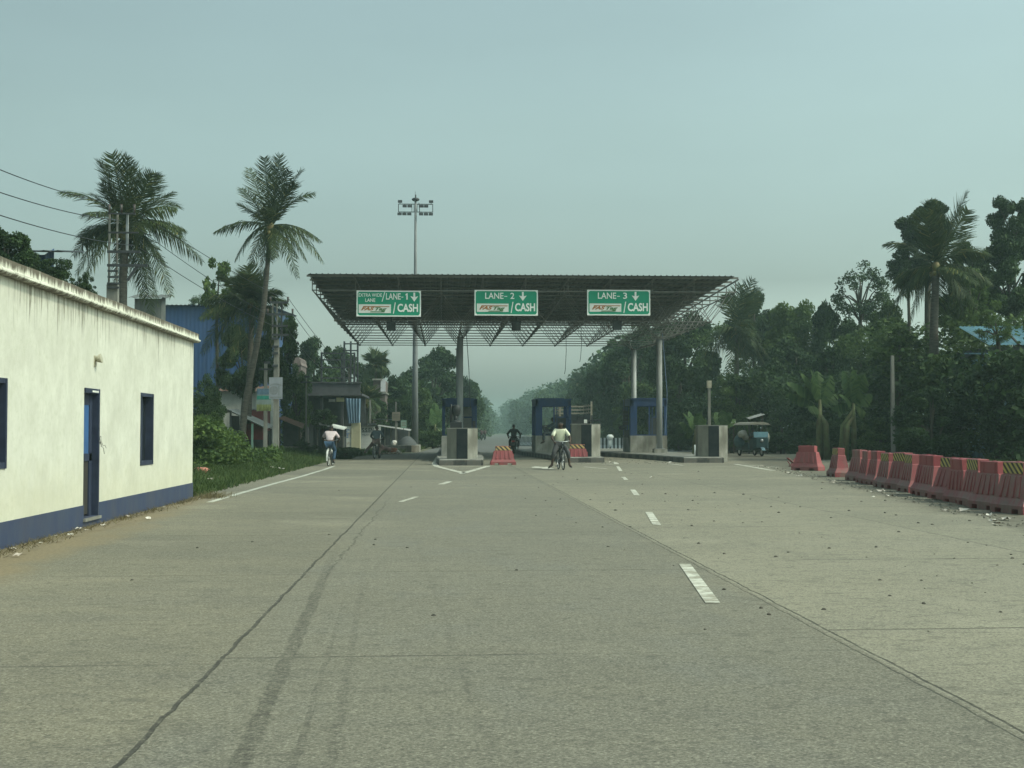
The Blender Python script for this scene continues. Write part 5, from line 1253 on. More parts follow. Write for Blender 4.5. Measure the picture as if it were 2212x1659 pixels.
def house():
    D = 116; X = lambda x: PX(x, D); Z = lambda y: PZ(y, D); t = thing("distant_house", "pinkish upper storey with a white panel showing through the trees", "house", (X(805), D, 0)); o = tuple(t.location)
    b = MB(o); b.box((X(806), D, 0), (X(832), D+6, Z(822))); b.build("wall", pm("pink_plaster", (.15, .12, .112), (.11, .09, .085), 2, .9), t)
    b = MB(o); b.box((X(822), D-.15, Z(846)), (X(832.5), D-.05, Z(820))); b.build("white_panel", pm("white_panel", (.50, .50, .52), (.42, .42, .44), 2, .7), t)
    b = MB(o); b.box((X(802), D-.6, Z(851)), (X(835), D+6, Z(847.5))); b.box((X(804), D-.3, Z(822)), (X(826), D+6, Z(818.5))); b.build("slab", CONC, t)
    D = 100; t = thing("distant_house", "small pink gabled hut between the trees right of the double pole", "house", (PX(631, D), D, 0)); o = tuple(t.location)
    b = MB(o); b.box((PX(631, D), D, 0), (PX(649, D), D+4, PZ(776, D))); b.build("wall", pm("pink_plaster", (.26, .19, .175)), t)
    b = MB(o); b.add([(PX(628, D), D-.2, PZ(790, D)), (PX(632, D), D-.2, PZ(773, D)), (PX(646, D), D-.2, PZ(773, D)), (PX(651, D), D-.2, PZ(790, D)), (PX(628, D), D+4.2, PZ(790, D)), (PX(632, D), D+4.2, PZ(773, D)), (PX(646, D), D+4.2, PZ(773, D)), (PX(651, D), D+4.2, PZ(790, D))], [(0, 1, 2, 3), (7, 6, 5, 4), (0, 4, 5, 1), (1, 5, 6, 2), (2, 6, 7, 3)]); b.build("roof", pm("pink_roof", (.18, .145, .135), (.14, .11, .10), 2, .9), t)
house()
def lowwall():
    D = 87; a, c = PX(829, D), PX(906, D); b = MB((a, D, 0)); b.prism([(a, D+1.0), (c-.5, D-.3), (c, D), (c, D+5), (c-.3, D+5), (c-.3, D+.5), (a, D+1.5)], 0, PZ(962, D))
    tag(b.build("low_wall", CONC_W), "low pale concrete wall in front of the light mast", "wall")
    b = MB((PX(880, 92), 92, 0)); cx = PX(880, 92); rr = random.Random(9); n = 16
    b.loft([[(cx+.85*k*(1+rr.uniform(-.1, .1))*math.cos(2*math.pi*i/n), 92+1.2*k*math.sin(2*math.pi*i/n), z+rr.uniform(-.03, .03)) for i in range(n)] for z, k in ((0, 1.0), (.45, .85), (.75, .6), (.98, .25))], True, True)
    tag(b.build("gravel_heap", pm("dark_gravel", (.055, .06, .062), (.09, .095, .095), 14, .95, .6)), "dark heap of gravel behind the low wall at the mast", "heap")
lowwall()
rr = random.Random(17)
BAGS = [pm("bag_dusky_pink", (.26, .15, .13), (.17, .10, .09), 6, .7), pm("bag_rust", (.34, .14, .08), (.24, .10, .06), 6, .7), pm("bag_white", (.60, .58, .54), (.45, .42, .38), 6, .7)]
for x, y, s, mi, lab in ((822, 977, .42, 0, "large dusky pink rubbish sack at the left of the heap"), (834, 976, .40, 0, "dusky sack next to the largest rubbish sack"), (840, 972, .3, 0, "small dusky sack on the back of the rubbish heap"), (848, 977, .36, 1, "rusty orange rubbish sack near the white bag"), (857, 979, .2, 2, "small white bag at the right end of the rubbish heap"), (851, 958, .28, 2, "crumpled white bag on top of the low wall")):
    D = 82 if y > 960 else 88; p = P(x, y, D); p.z = 0 if y > 960 else PZ(962, 87); b = MB(p)
    for k in range(4): b.ell(p+V3((rr.uniform(-.3, .3)*s, rr.uniform(-.2, .2)*s, s*rr.uniform(.3, .7))), (s*rr.uniform(.45, .7), s*rr.uniform(.5, .7), s*rr.uniform(.4, .75)), 9, 6)
    tag(b.build("rubbish_sack", BAGS[mi]), lab, "rubbish bag", "rubbish heap by the lettered wall")
b = MB()
for i in range(110):
    p = P(rr.uniform(772, 866), rr.uniform(977, 982), rr.uniform(78, 86)); scrap(b, (p.x, p.y, .01), rr.uniform(.05, .16), rr)
tag(b.build("rubbish_scraps", pm("rubbish_mixed", (.40, .36, .28), (.16, .13, .11), 5, .9)), kind="stuff")
def blue_roof():
    D = 54; X = lambda x: PX(x, D); t = thing("tin_roof_house", "house with a pale blue sloping tin roof in the trees at the right edge", "house", (X(2135), D, 0)); o = tuple(t.location)
    b = MB(o); b.box((X(2150), D, 0), (X(2300), D+4, PZ(745, D))); b.build("wall", DSTEEL, t)
    b = MB(o); corr(b, (X(2134), D-.3, PZ(742, D)), (X(2310), D-.3, PZ(741, D)), (X(2310), D+3, PZ(686, D)), (X(2134), D+3, PZ(688, D)), 40, .02); b.build("roof", LBLUE, t)
    b = MB(o); b.bar((X(2196), D-.35, PZ(742, D)), (X(2185), D+.3, PZ(712, D)), .07); b.build("rafter", BARK, t)
blue_roof()
simple_bld("tin_roof_hut", "small pale blue hut low in the bushes at the right", "hut", 53, 3, 2153, 2180, 762, LBLUE, LBLUE, .2, .1)
for x0, y0, x1, y1, D, lab in ((1586, 905, 1652, 892, 79, "short pale strip of tin roof above the rickshaw"), (1557, 884+30, 1590, 909, 80, "short pale strip of tin roof just above the crash pier")):
    t = thing("tin_lean_to", lab, "lean-to", (PX(x0, D), D, 0)); o = tuple(t.location); b = MB(o)
    xm = x0+(x1-x0)*.5
    corr(b, (PX(xm, D), D+.8, PZ(y0-3, D)), (PX(xm, D), D, PZ(y0-.5, D)), (PX(x1, D), D, PZ(y1+2.5, D)), (PX(x1, D), D+.8, PZ(y1, D)), 10, .02); b.build("roof", TIN, t)
    b = MB(o); b.bar((PX(xm+2, D), D+.4, 0), (PX(xm+2, D), D+.4, PZ(y0, D)), .07); b.bar((PX(x1-2, D), D+.4, 0), (PX(x1-2, D), D+.4, PZ(y1, D)), .07); b.build("post", BARK, t)

# ------------------------------------------------------------------ vegetation
def clusters(K, rnd, shell=.45, flat=.75):
    u = rnd.normal(size=(K, 3)); u /= np.linalg.norm(u, axis=1)[:, None]
    r = shell+(1-shell)*rnd.rand(K)**.6
    c = u*r[:, None]*.84; c[:, 2] = np.where(c[:, 2] < -.55, -.55+(c[:, 2]+.55)*.3, c[:, 2])
    return c, rnd.uniform(.13, .30, K)
def crown_arrays(seed, K, n, leaf, shell=.4, up=.5, elong=1.8, cl=None):
    rnd = np.random.RandomState(seed); c, r = cl if cl is not None else clusters(K, rnd, shell)
    out = []
    for i in range(len(c)):
        m = int(n*(r[i]/.2)**1.7)
        p = rnd.normal(size=(m, 3)); p /= np.linalg.norm(p, axis=1)[:, None]; p *= (rnd.rand(m)**.45)[:, None]
        p[:, 2] *= .72
        out.append(leaves(m, c[i]+p*r[i], leaf, rnd, up, elong))
    return out, c
VAR = {}
def variant(key):
    if key in VAR: return VAR[key]
    kind, s = key
    spec = {"dense": (58, 230, .088, .5, .6, 1.6), "airy": (46, 85, .075, .5, .5, 1.7), "big": (30, 46, .17, .45, .8, 1.5), "bush": (60, 170, .085, .3, .4, 1.8), "far": (70, 110, .13, .35, .5, 1.6)}[kind]
    arrs, c = crown_arrays(100+s*7+len(kind), *spec[:3], spec[3], spec[4], spec[5])
    o = leaf_obj("crown", arrs, LEAF_D); me = o.data; bpy.data.objects.remove(o)
    VAR[key] = (me, c); return VAR[key]
tn_ = [0]
def tree(label, x, y0, y1, w, D, kind="dense", m=None, rot=None, group=None, name="broadleaf_tree", cat="tree", trunk_w=None, limbs=8):
    tn_[0] += 1; i = tn_[0]; rnd = random.Random(i*13)
    c = P(x, (y0+y1)/2, D); rz = (y1-y0)/2*D/2900; rx = w/2*D/2900
    t = thing(name, label, cat, (c.x, D, 0), 0, group)
    me, cl = variant((kind, i % 3)); a = rnd.uniform(0, 6.28) if rot is None else rot
    o = bpy.data.objects.new("crown", me); COL.objects.link(o); o.parent = t; o.location = (0, 0, c.z); o.scale = (rx, min(rx, 5.5), rz); o.rotation_euler = (0, 0, a)
    o.material_slots[0].link = 'OBJECT'; o.material_slots[0].material = m or LEAF_D
    # rotate inside the scaled frame: object matrix = T * R * S, so limb ends use the same order
    b = MB(); zc = c.z; tw = trunk_w or max(.10, min(.28, rx*.07))
    M = Matrix.Rotation(a, 3, 'Z')
    zf = max(.3, zc-rz*.75)
    fork = V3((rnd.uniform(-.2, .2), rnd.uniform(-.2, .2), zf))
    b.tube([(0, 0, -.1), (fork.x*.4, 0, zf*.5), fork, V3((fork.x*.5, 0, zc)), V3((0, 0, zc+rz*.55))], [tw*1.25, tw, tw*.85, tw*.5, tw*.15], 7)
    order = list(range(len(cl))); rnd.shuffle(order)
    for k in order[:limbs]:
        e = M@V3((cl[k][0]*rx, cl[k][1]*min(rx, 5.5), cl[k][2]*rz)); e.z += zc
        s0 = fork.lerp(V3((0, 0, zc)), rnd.uniform(0, .7))
        if e.z < s0.z: continue
        mid = s0.lerp(e, .55)+V3((0, 0, .12*rz)); b.tube([s0, mid, e], [tw*.45, tw*.28, tw*.1], 5, False)
    b.build("trunk", BARK, t)
    return t
# --- left of the road, from the picture's left edge inwards
tree("big dark tree over the far left end of the white building", 8, 478, 640, 130, 42, "dense", LEAF_D)
tree("small dark treetop left of the little blue house", 64, 515, 640, 56, 44, "dense", LEAF_D)
tree("round dark bush against the little blue house above the white roof", 122, 546, 660, 92, 40, "bush", LEAF_D)
tree("dark shrub poking over the white roof left of the transformer pole", 182, 588, 665, 56, 38, "bush", LEAF_D)
tree("pale small treetop above the blue shed roof", 430, 634, 690, 58, 96, "airy", LEAF_M)
tree("slender tree with big pale leaves between the two tall palms", 474, 546, 720, 84, 74, "big", LEAF_L, trunk_w=.1)
tree("dark leafy tree behind the top of the double pole", 600, 655, 880, 100, 72, "dense", LEAF_D)
tree("tall dark tree filling the gap behind the small palm", 520, 690, 880, 110, 73, "dense", LEAF_D)
tree("rounded tree behind the small pink gabled hut", 680, 722, 880, 105, 112, "dense", LEAF_D)
tree("pale green feathery tree right of the double pole", 640, 790, 960, 72, 84, "dense", LEAF_M)
tree("dark tree behind the billboard frame", 752, 742, 900, 120, 128, "dense", LEAF_D)
tree("tree with ragged top between billboard frame and light mast", 812, 770, 930, 90, 126, "dense", LEAF_D)
tree("dark tree left of the light mast under the canopy corner", 858, 800, 950, 80, 122, "dense", LEAF_D)
tree("large spreading tree behind the light mast", 935, 738, 930, 150, 140, "dense", LEAF_D)
tree("mid green tree low behind the light mast", 905, 830, 965, 100, 118, "dense", LEAF_M)
tree("tree with a ragged edge right of the left canopy column", 1008, 802, 950, 76, 165, "dense", LEAF_D)
tree("low green bushy tree behind the leftmost booth", 960, 850, 960, 90, 150, "dense", LEAF_M)
tree("leafy tree hiding the lower part of the distant pinkish storey", 808, 848, 965, 84, 111, "dense", LEAF_D)
tree("bush in front of the small pink gabled hut", 640, 784, 900, 60, 95, "bush", LEAF_D, name="shrub", cat="shrub")
tree("bush beside the end of the white building", 452, 880, 1050, 90, 44, "bush", LEAF_M, name="shrub", cat="shrub")
tree("creeper covered thicket in front of the stall with the green post", 490, 915, 1040, 110, 50, "bush", LEAF_M, name="shrub", cat="shrub")
tree("dark feathery shrub just right of the white building's corner", 452, 806, 960, 74, 56, "bush", LEAF_D, name="shrub", cat="shrub")
tree("low creeper heap near the foot of the double pole", 560, 975, 1020, 80, 56, "bush", LEAF_M, name="shrub", cat="shrub")
tree("low shrub at the kerb end behind the pink shirted cyclist", 745, 962, 998, 90, 66, "bush", LEAF_D, name="shrub", cat="shrub")
tree("dark undergrowth bush under the awning stall", 660, 952, 1000, 90, 70, "bush", LEAF_D, name="shrub", cat="shrub")
tree("rambling bush over the open bay of the unfinished building", 700, 880, 935, 70, 86, "bush", LEAF_D, name="shrub", cat="shrub")
tree("small bush beneath the light mast", 935, 925, 975, 80, 104, "bush", LEAF_M, name="shrub", cat="shrub")
# --- right of the road
tree("rounded hazy tree at the far end of the avenue on the right", 1128, 858, 950, 100, 430, "far", LEAF_D)
tree("pale crowned tree left of the middle booth roof", 1180, 836, 955, 80, 330, "far", LEAF_M)
tree("dark tree just behind the middle booth", 1240, 826, 960, 90, 190, "dense", LEAF_D)
tree("tree stepping up behind the goods truck", 1290, 778, 950, 110, 150, "dense", LEAF_D)
tree("tall dark tree behind the rear canopy column", 1360, 700, 920, 150, 125, "dense", LEAF_D)
tree("mid green bushy tree left of the right front column", 1375, 820, 960, 130, 112, "dense", LEAF_M)
tree("tall dark tree under the canopy's right end", 1480, 655, 900, 170, 106, "dense", LEAF_D)
tree("dark tree behind the farthest right booth", 1470, 760, 960, 150, 98, "dense", LEAF_D)
tree("tree with pointed leafy top touching the canopy's right tip", 1630, 622, 800, 130, 104, "dense", LEAF_D)
tree("dense tree with yellowish shoots in the middle of the right tree line", 1722, 628, 850, 150, 96, "dense", LEAF_L)
tree("dark lower tree below the yellowish shoots", 1720, 720, 920, 170, 90, "dense", LEAF_D)
tree("tall airy tree with visible pale branches", 1858, 556, 720, 150, 92, "airy", LEAF_D, limbs=18, trunk_w=.16)
tree("dark rounded tree under the airy tree", 1860, 668, 860, 140, 88, "dense", LEAF_D)
tree("tallest big leaved tree rising above the right palm", 2000, 420, 560, 130, 78, "dense", LEAF_D, trunk_w=.2, limbs=12)
tree("second clump of the big leaved tree left of the right palm", 1965, 515, 640, 100, 78, "dense", LEAF_D)
tree("tall tree at the top right corner with ragged clumps", 2186, 408, 560, 120, 72, "dense", LEAF_D, limbs=12)
tree("massive dark tree at the right edge below the corner tree", 2180, 500, 720, 170, 68, "dense", LEAF_D)
tree("bright green drooping tree right of the right palm", 2095, 570, 760, 160, 64, "dense", LEAF_L)
tree("pale leaved tree spreading over the concrete pole", 1945, 700, 830, 150, 62, "big", LEAF_M)
tree("dark tree behind the banana clump", 1800, 740, 940, 150, 80, "dense", LEAF_D)
tree("dark tree between the palm trunk and the airy tree", 1925, 740, 960, 140, 72, "dense", LEAF_D)
tree("broad creeper hung tree under the pale blue roof", 2080, 735, 960, 200, 56, "dense", LEAF_M)
tree("broad dark leafy mass at the right edge above the barriers", 2190, 760, 1000, 180, 50, "dense", LEAF_D)
tree("dark leafy mass behind the middle of the barrier row", 2010, 830, 1000, 180, 52, "dense", LEAF_D)
tree("leafy branches hanging over the edge of the pale blue tin roof", 2150, 676, 752, 90, 51, "airy", LEAF_M)
tree("full crowned tree filling the gap between the right palm and the corner tree", 2100, 505, 720, 120, 70, "dense", LEAF_D)
tree("leafy tree joining the airy tree to the right palm", 1918, 640, 830, 110, 84, "dense", LEAF_M)
tree("dark tree between the hazy palm and the yellowish shoots", 1672, 655, 860, 110, 99, "dense", LEAF_D)
tree("tree rising just left of the airy tree", 1792, 640, 860, 100, 93, "dense", LEAF_D)
tree("mid green shrub behind the grey post and crash pier", 1580, 880, 985, 120, 82, "bush", LEAF_M, name="shrub", cat="shrub")
tree("dark shrub behind the rickshaw", 1690, 880, 1000, 140, 80, "bush", LEAF_D, name="shrub", cat="shrub")
tree("light shrub left of the grey post", 1590, 800, 930, 130, 86, "bush", LEAF_M, name="shrub", cat="shrub")
tree("shrub between rickshaw and first red barrier", 1780, 900, 1000, 120, 70, "bush", LEAF_D, name="shrub", cat="shrub")
tree("pale weedy shrub behind the pale concrete pole's foot", 1900, 900, 1000, 120, 60, "bush", LEAF_M, name="shrub", cat="shrub")
tree("low shrub right of the farthest right booth", 1470, 900, 985, 70, 92, "bush", LEAF_D, name="shrub", cat="shrub")
def mass(name, seed, pts, n, rad, leaf, m, per):
    rnd = np.random.RandomState(seed); cs = []; rs = []
    for _ in range(n):
        i = rnd.randint(len(pts)-1); u = rnd.rand(); a, b_ = pts[i], pts[i+1]
        x = a[0]+(b_[0]-a[0])*u; top = a[1]+(b_[1]-a[1])*u; bot = a[2]+(b_[2]-a[2])*u; D = (a[3]+(b_[3]-a[3])*u)*rnd.uniform(1, 1.12)
        y = top+(bot-top)*rnd.rand()**1.1; p = P(x, y, D)
        if p.z < .1: p.z = .1+rnd.rand()*.5
        cs.append(tuple(p)); rs.append(rad*rnd.uniform(.6, 1.3))
    out = []
    for c, r in zip(cs, rs):
        p = rnd.normal(size=(per, 3)); p /= np.linalg.norm(p, axis=1)[:, None]; p *= (rnd.rand(per)**.45)[:, None]; p[:, 2] *= .75
        out.append(leaves(per, np.array(c)+p*r, leaf, rnd, .5, 1.7))
    return tag(leaf_obj(name, out, m), kind="stuff")
mass("undergrowth", 1, [(1440, 850, 985, 100), (1540, 860, 985, 88), (1640, 800, 985, 84), (1760, 830, 992, 80), (1900, 800, 1000, 62), (2060, 800, 1010, 54), (2260, 760, 1030, 46)], 520, 1.0, .26, LEAF_D, 110)
mass("hanging_creepers", 2, [(1500, 700, 880, 100), (1640, 720, 900, 94), (1780, 740, 930, 84), (1920, 700, 940, 66), (2060, 700, 900, 58), (2260, 690, 900, 54)], 260, .8, .24, LEAF_M, 90)
mass("distant_woodland", 3, [(1086, 884, 942, 640), (1110, 868, 944, 560), (1150, 852, 946, 460), (1190, 842, 948, 360), (1240, 836, 952, 260), (1330, 760, 960, 160), (1440, 720, 965, 128)], 460, 3.4, 1.0, LEAF_D, 80)
mass("distant_roadside_trees", 4, [(870, 860, 960, 118), (940, 850, 962, 150), (1000, 850, 955, 190), (1036, 868, 950, 300), (1062, 896, 945, 520), (1080, 912, 941, 760), (1092, 905, 941, 720)], 320, 2.8, .9, LEAF_D, 80)
mass("roadside_thicket", 5, [(420, 850, 1000, 66), (520, 880, 985, 80), (600, 880, 980, 84), (680, 900, 985, 98), (760, 850, 940, 112), (850, 870, 950, 120)], 230, .9, .24, LEAF_D, 90)
mass("creepers", 6, [(424, 905, 1045, 40), (470, 925, 1045, 42), (530, 965, 1035, 47), (600, 1000, 1022, 52)], 150, .34, .14, LEAF_L, 110)
# --- palms
def frond(out, p0, p1, rnd, arch=.22, llen=.85, den=46, w=.055, sidev=None):
    L = np.linalg.norm(p1-p0); mid = (p0+p1)/2; mid[2] += arch*L
    hz = p1-p0
    T = np.linspace(0, 1, den); c = ((1-T)**2)[:, None]*p0+(2*T*(1-T))[:, None]*mid+(T**2)[:, None]*p1
    tg = (2*(1-T))[:, None]*(mid-p0)+(2*T)[:, None]*(p1-mid); tg /= np.linalg.norm(tg, axis=1)[:, None]
    ref = np.array([0, 0, 1.0]) if abs(hz[2]) < .85*L else (np.array([hz[0], hz[1], 0])+rnd.normal(size=3)*.3*L)*np.array([-1, -1, 0])+np.array([0, 0, .2])
    sd = np.cross(tg, ref); sd /= np.linalg.norm(sd, axis=1)[:, None]+1e-9
    tw = rnd.normal()*.35; up = np.cross(sd, tg); sd = sd*math.cos(tw)+up*math.sin(tw)
    # rachis
    r = .035*(1-T*.85)
    for i in range(0, den-1, 3):
        j = min(i+3, den-1); out.append(np.stack([c[i]-sd[i]*r[i], c[i]+sd[i]*r[i], c[j]+sd[j]*r[j], c[j]-sd[j]*r[j]])[None]); 
        out.append(np.stack([c[i]-up[i]*r[i], c[i]+up[i]*r[i], c[j]+up[j]*r[j], c[j]-up[j]*r[j]])[None])
    for s in (-1, 1):
        t = T[4:]; n = len(t); prof = (np.sin(np.clip(t, 0, 1)*math.pi*.82+.35))**.8*llen*rnd.uniform(.8, 1.15, n)
        gv = np.clip(.62-.75*(hz[2]/L), .06, .75)*rnd.uniform(.7, 1.2)
        d = tg[4:]*.62+sd[4:]*s*.80+np.array([0, 0, -.45*gv])+rnd.normal(size=(n, 3))*.13; d /= np.linalg.norm(d, axis=1)[:, None]
        e = d*.75+np.array([0, 0, -1.15*gv])+tg[4:]*.25; e /= np.linalg.norm(e, axis=1)[:, None]
        b0 = c[4:]; b1 = b0+d*(prof*.55)[:, None]; b2 = b1+e*(prof*.5)[:, None]; wv = tg[4:]*w/2
        out.append(np.stack([b0-wv*.7, b0+wv*.7, b1+wv, b1-wv], 1)); out.append(np.stack([b1-wv, b1+wv, b2+wv*.15, b2-wv*.15], 1))
def palm(label, cx, cy, D, tips, trunk, seed, llen=.85, extra=8, wtr=.14, den=46, w=.055, dead=0, name="coconut_palm"):
    rnd = np.random.RandomState(seed); c = np.array(P(cx, cy, D)); pts = [P(x, y, D+d) for x, y, d in trunk]
    base = V3((pts[0].x, pts[0].y, 0)); t = thing(name, label, "palm tree", base)
    pts[0].z = -.05
    b = MB(base); full = pts+[V3(c)]; sm = []
    for i in range(len(full)-1):
        for k in range(4): sm.append(full[i].lerp(full[i+1], k/4))
    sm.append(full[-1]); n = len(sm); b.tube(sm, [wtr*(1.35-.55*i/(n-1))*(1+.05*(i % 2)) for i in range(n)], 9); b.build("trunk", PBARK, t)
    out = []; cb = c-np.array(base)
    for (x, y) in tips:
        p1 = np.array(P(x, y, D)); L = np.linalg.norm(p1-c); p1[1] += rnd.uniform(-.55, .55)*L
        dz = (p1[2]-c[2])/L; a = .10 if dz > .6 else (.27 if dz > -.3 else .34)
        frond(out, cb+np.array([(p1[0]-c[0])*.04, 0, .1]), p1-np.array(base), rnd, a*rnd.uniform(.8, 1.2), llen, den, w)
    L0 = np.mean([np.linalg.norm(np.array(P(x, y, D))-c) for x, y in tips])
    for k in range(extra):
        an = (rnd.choice([-1, 1])*math.pi/2)+rnd.normal()*.5; el = rnd.uniform(-.6, 1.0); d = np.array([math.cos(an)*math.cos(el), math.sin(an)*math.cos(el), math.sin(el)])*L0*rnd.uniform(.75, 1.0)
        frond(out, cb, cb+d, rnd, .22, llen, den, w)
    leaf_obj("crown", out, PALM, t)
    b = MB(); rr = random.Random(seed)
    for k in range(7): a = rr.uniform(0, 6.28); b.ell(V3(cb)+V3((.22*math.cos(a), .22*math.sin(a), -.15-rr.uniform(0, .3))), (.10, .10, .13), 8, 6)
    b.ell(V3(cb), (.2, .2, .3), 8, 6); b.build("coconuts", pm("green_coconut", (.10, .11, .03), (.16, .12, .05), 5, .5), t)
palm("tall bushy coconut palm behind the transformer pole", 272, 492, 56, [(254, 343), (228, 359), (290, 352), (325, 366), (366, 410), (389, 456), (421, 553), (351, 567), (147, 424), (143, 543), (170, 592), (200, 612), (375, 640), (345, 660), (310, 672), (240, 655), (390, 490), (340, 385), (270, 345), (200, 420), (300, 640), (405, 520), (225, 400)],
     [(266, 975, 0), (264, 700, 0), (266, 600, 0)], 5, .92, 6, .17, 72, .048)
palm("slender coconut palm leaning right above the double pole", 584, 492, 62, [(529, 353), (572, 343), (590, 338), (610, 345), (645, 358), (519, 403), (680, 422), (641, 403), (464, 500), (506, 560), (541, 585), (587, 566), (648, 603), (664, 564), (693, 558), (687, 512), (560, 570), (515, 440), (630, 380), (600, 560)],
     [(520, 990, 0), (528, 880, 0), (552, 760, 0), (570, 660, 0), (578, 570, 0)], 6, .74, 2, .12, 58, .05)
palm("shorter dark palm between the two tall palms on the left", 545, 655, 68, [(540, 580), (575, 590), (600, 628), (618, 650), (490, 640), (440, 690), (430, 760), (470, 800), (505, 780), (590, 740), (515, 600), (560, 760), (450, 650), (605, 690), (460, 740), (520, 800)],
     [(532, 985, 0), (538, 850, 0), (542, 740, 0)], 7, .9, 8, .14, 64)
palm("tall coconut palm with drooping fronds in the right tree line", 2022, 578, 60, [(1928, 521), (1928, 679), (1970, 690), (2107, 690), (2090, 454), (2001, 443), (2130, 552), (2124, 665), (2060, 430), (1975, 470), (2050, 690), (1945, 600), (2140, 610), (2075, 640), (2110, 500), (2010, 470)],
     [(2018, 985, 0), (2018, 860, 0), (2018, 700, 0)], 8, .95, 5, .19, 74)
palm("drooping hazy palm in front of the dark trees right of the canopy", 1592, 712, 94, [(1590, 622), (1640, 622), (1618, 608), (1520, 780), (1570, 822), (1660, 808), (1645, 730), (1540, 720), (1610, 830), (1655, 770), (1560, 640), (1530, 810), (1630, 800)],
     [(1590, 975, 0), (1591, 830, 0)], 9, 1.1, 8, .16, 40, .08)
palm("small palm crown showing between the billboard frame and the mast", 812, 790, 122, [(800, 764), (822, 762), (832, 775), (790, 790), (785, 815), (835, 800), (810, 760), (826, 815)], [(812, 965, 0), (812, 850, 0)], 10, 1.1, 5, .13, 26, .12)
palm("little distant palm standing alone in the avenue's gap", 1047, 878, 420, [(1036, 868), (1042, 862), (1052, 862), (1060, 870), (1062, 884), (1034, 886), (1047, 860), (1056, 890)], [(1048, 945, 0), (1047, 910, 0)], 11, 1.8, 5, .3, 20, .35)
palm("distant palm above the trees left of the truck", 1248, 828, 210, [(1236, 818), (1244, 812), (1254, 812), (1262, 820), (1264, 834), (1234, 838), (1248, 808)], [(1250, 955, 0), (1249, 870, 0)], 12, 1.3, 5, .2, 20, .2)
palm("young feathery palm low beside the unfinished building", 792, 868, 104, [(770, 850), (780, 835), (800, 836), (816, 850), (822, 880), (766, 885), (776, 905), (812, 905)], [(792, 970, 0), (792, 900, 0)], 13, .9, 5, .11, 26, .1)
# --- bananas
def banana(label, x, ybase, D, h, tips, seed, sc=1.0):
    rnd = np.random.RandomState(seed); g = P(x, ybase, D); base = V3((g.x, D, 0)); t = thing("banana_plant", label, "banana plant", base)
    top = V3((0, 0, h)); b = MB()
    for k in range(3): o = V3((rnd.normal()*.25*(k > 0), rnd.normal()*.2*(k > 0), 0)); b.tube([o, o*.8+V3((0, 0, h*.6)), top*(1-.12*k)], [.13*sc, .10*sc, .05*sc], 8)
    b.build("trunk", pm("banana_stem", (.12, .15, .06), (.09, .08, .04), 3, .7), t)
    out = []
    for tx, ty in tips:
        p1 = np.array(P(tx, ty, D))-np.array(base); p1[1] += rnd.uniform(-.6, .6)*sc; p0 = np.array(top)*rnd.uniform(.8, 1); L = np.linalg.norm(p1-p0); mid = (p0+p1)/2+np.array([0, 0, .28*L]); n = 26
        T = np.linspace(0, 1, n+1); c = ((1-T)**2)[:, None]*p0+(2*T*(1-T))[:, None]*mid+(T**2)[:, None]*p1; tg = np.gradient(c, axis=0); tg /= np.linalg.norm(tg, axis=1)[:, None]
        sd = np.cross(tg, np.array([rnd.normal()*.3, -.5, .8])); sd /= np.linalg.norm(sd, axis=1)[:, None]
        wd = np.clip(np.sin(np.clip((T-.12)/.88, 0, 1)*math.pi*.93+.12), 0, 1)**.6*.30*sc*np.where(T < .12, .1, 1)
        for i in range(n):
            for s in (-1, 1):
                dr = np.array([0, 0, -.18*sc])*rnd.uniform(.6, 1.3); gap = .94 if rnd.rand() < .7 else .7
                q1 = c[i]+(c[i+1]-c[i])*gap
                out.append(np.stack([c[i], c[i]+sd[i]*s*wd[i]+dr*wd[i]/.3, q1+sd[i+1]*s*wd[i+1]+dr*wd[i+1]/.3+tg[i]*.04, q1])[None])
    leaf_obj("leaf_crown", out, BANANA, t)
banana("large banana plant with torn pale leaves leaning left", 1772, 990, 64, 2.9, [(1697, 826), (1702, 850), (1727, 806), (1746, 798), (1800, 810), (1775, 800), (1815, 850), (1740, 880)], 1, 1.3)
banana("second banana plant right of the largest one", 1845, 990, 61, 2.7, [(1806, 852), (1800, 880), (1830, 800), (1862, 806), (1885, 850), (1870, 890), (1850, 798)], 2, 1.2)
banana("bright young banana plant left of the grey post", 1502, 985, 72, 1.5, [(1472, 893), (1470, 912), (1490, 888), (1515, 886), (1524, 905), (1480, 940), (1530, 925)], 3, 1.0)
banana("young banana plant between grey post and tin roof", 1562, 985, 78, 1.6, [(1548, 890), (1560, 884), (1578, 890), (1590, 905), (1545, 915)], 4, 1.0)
banana("banana plant with one upright pale leaf right of the light mast", 940, 975, 108, 1.9, [(930, 882), (940, 870), (952, 884), (920, 905), (962, 908)], 5, 1.2)

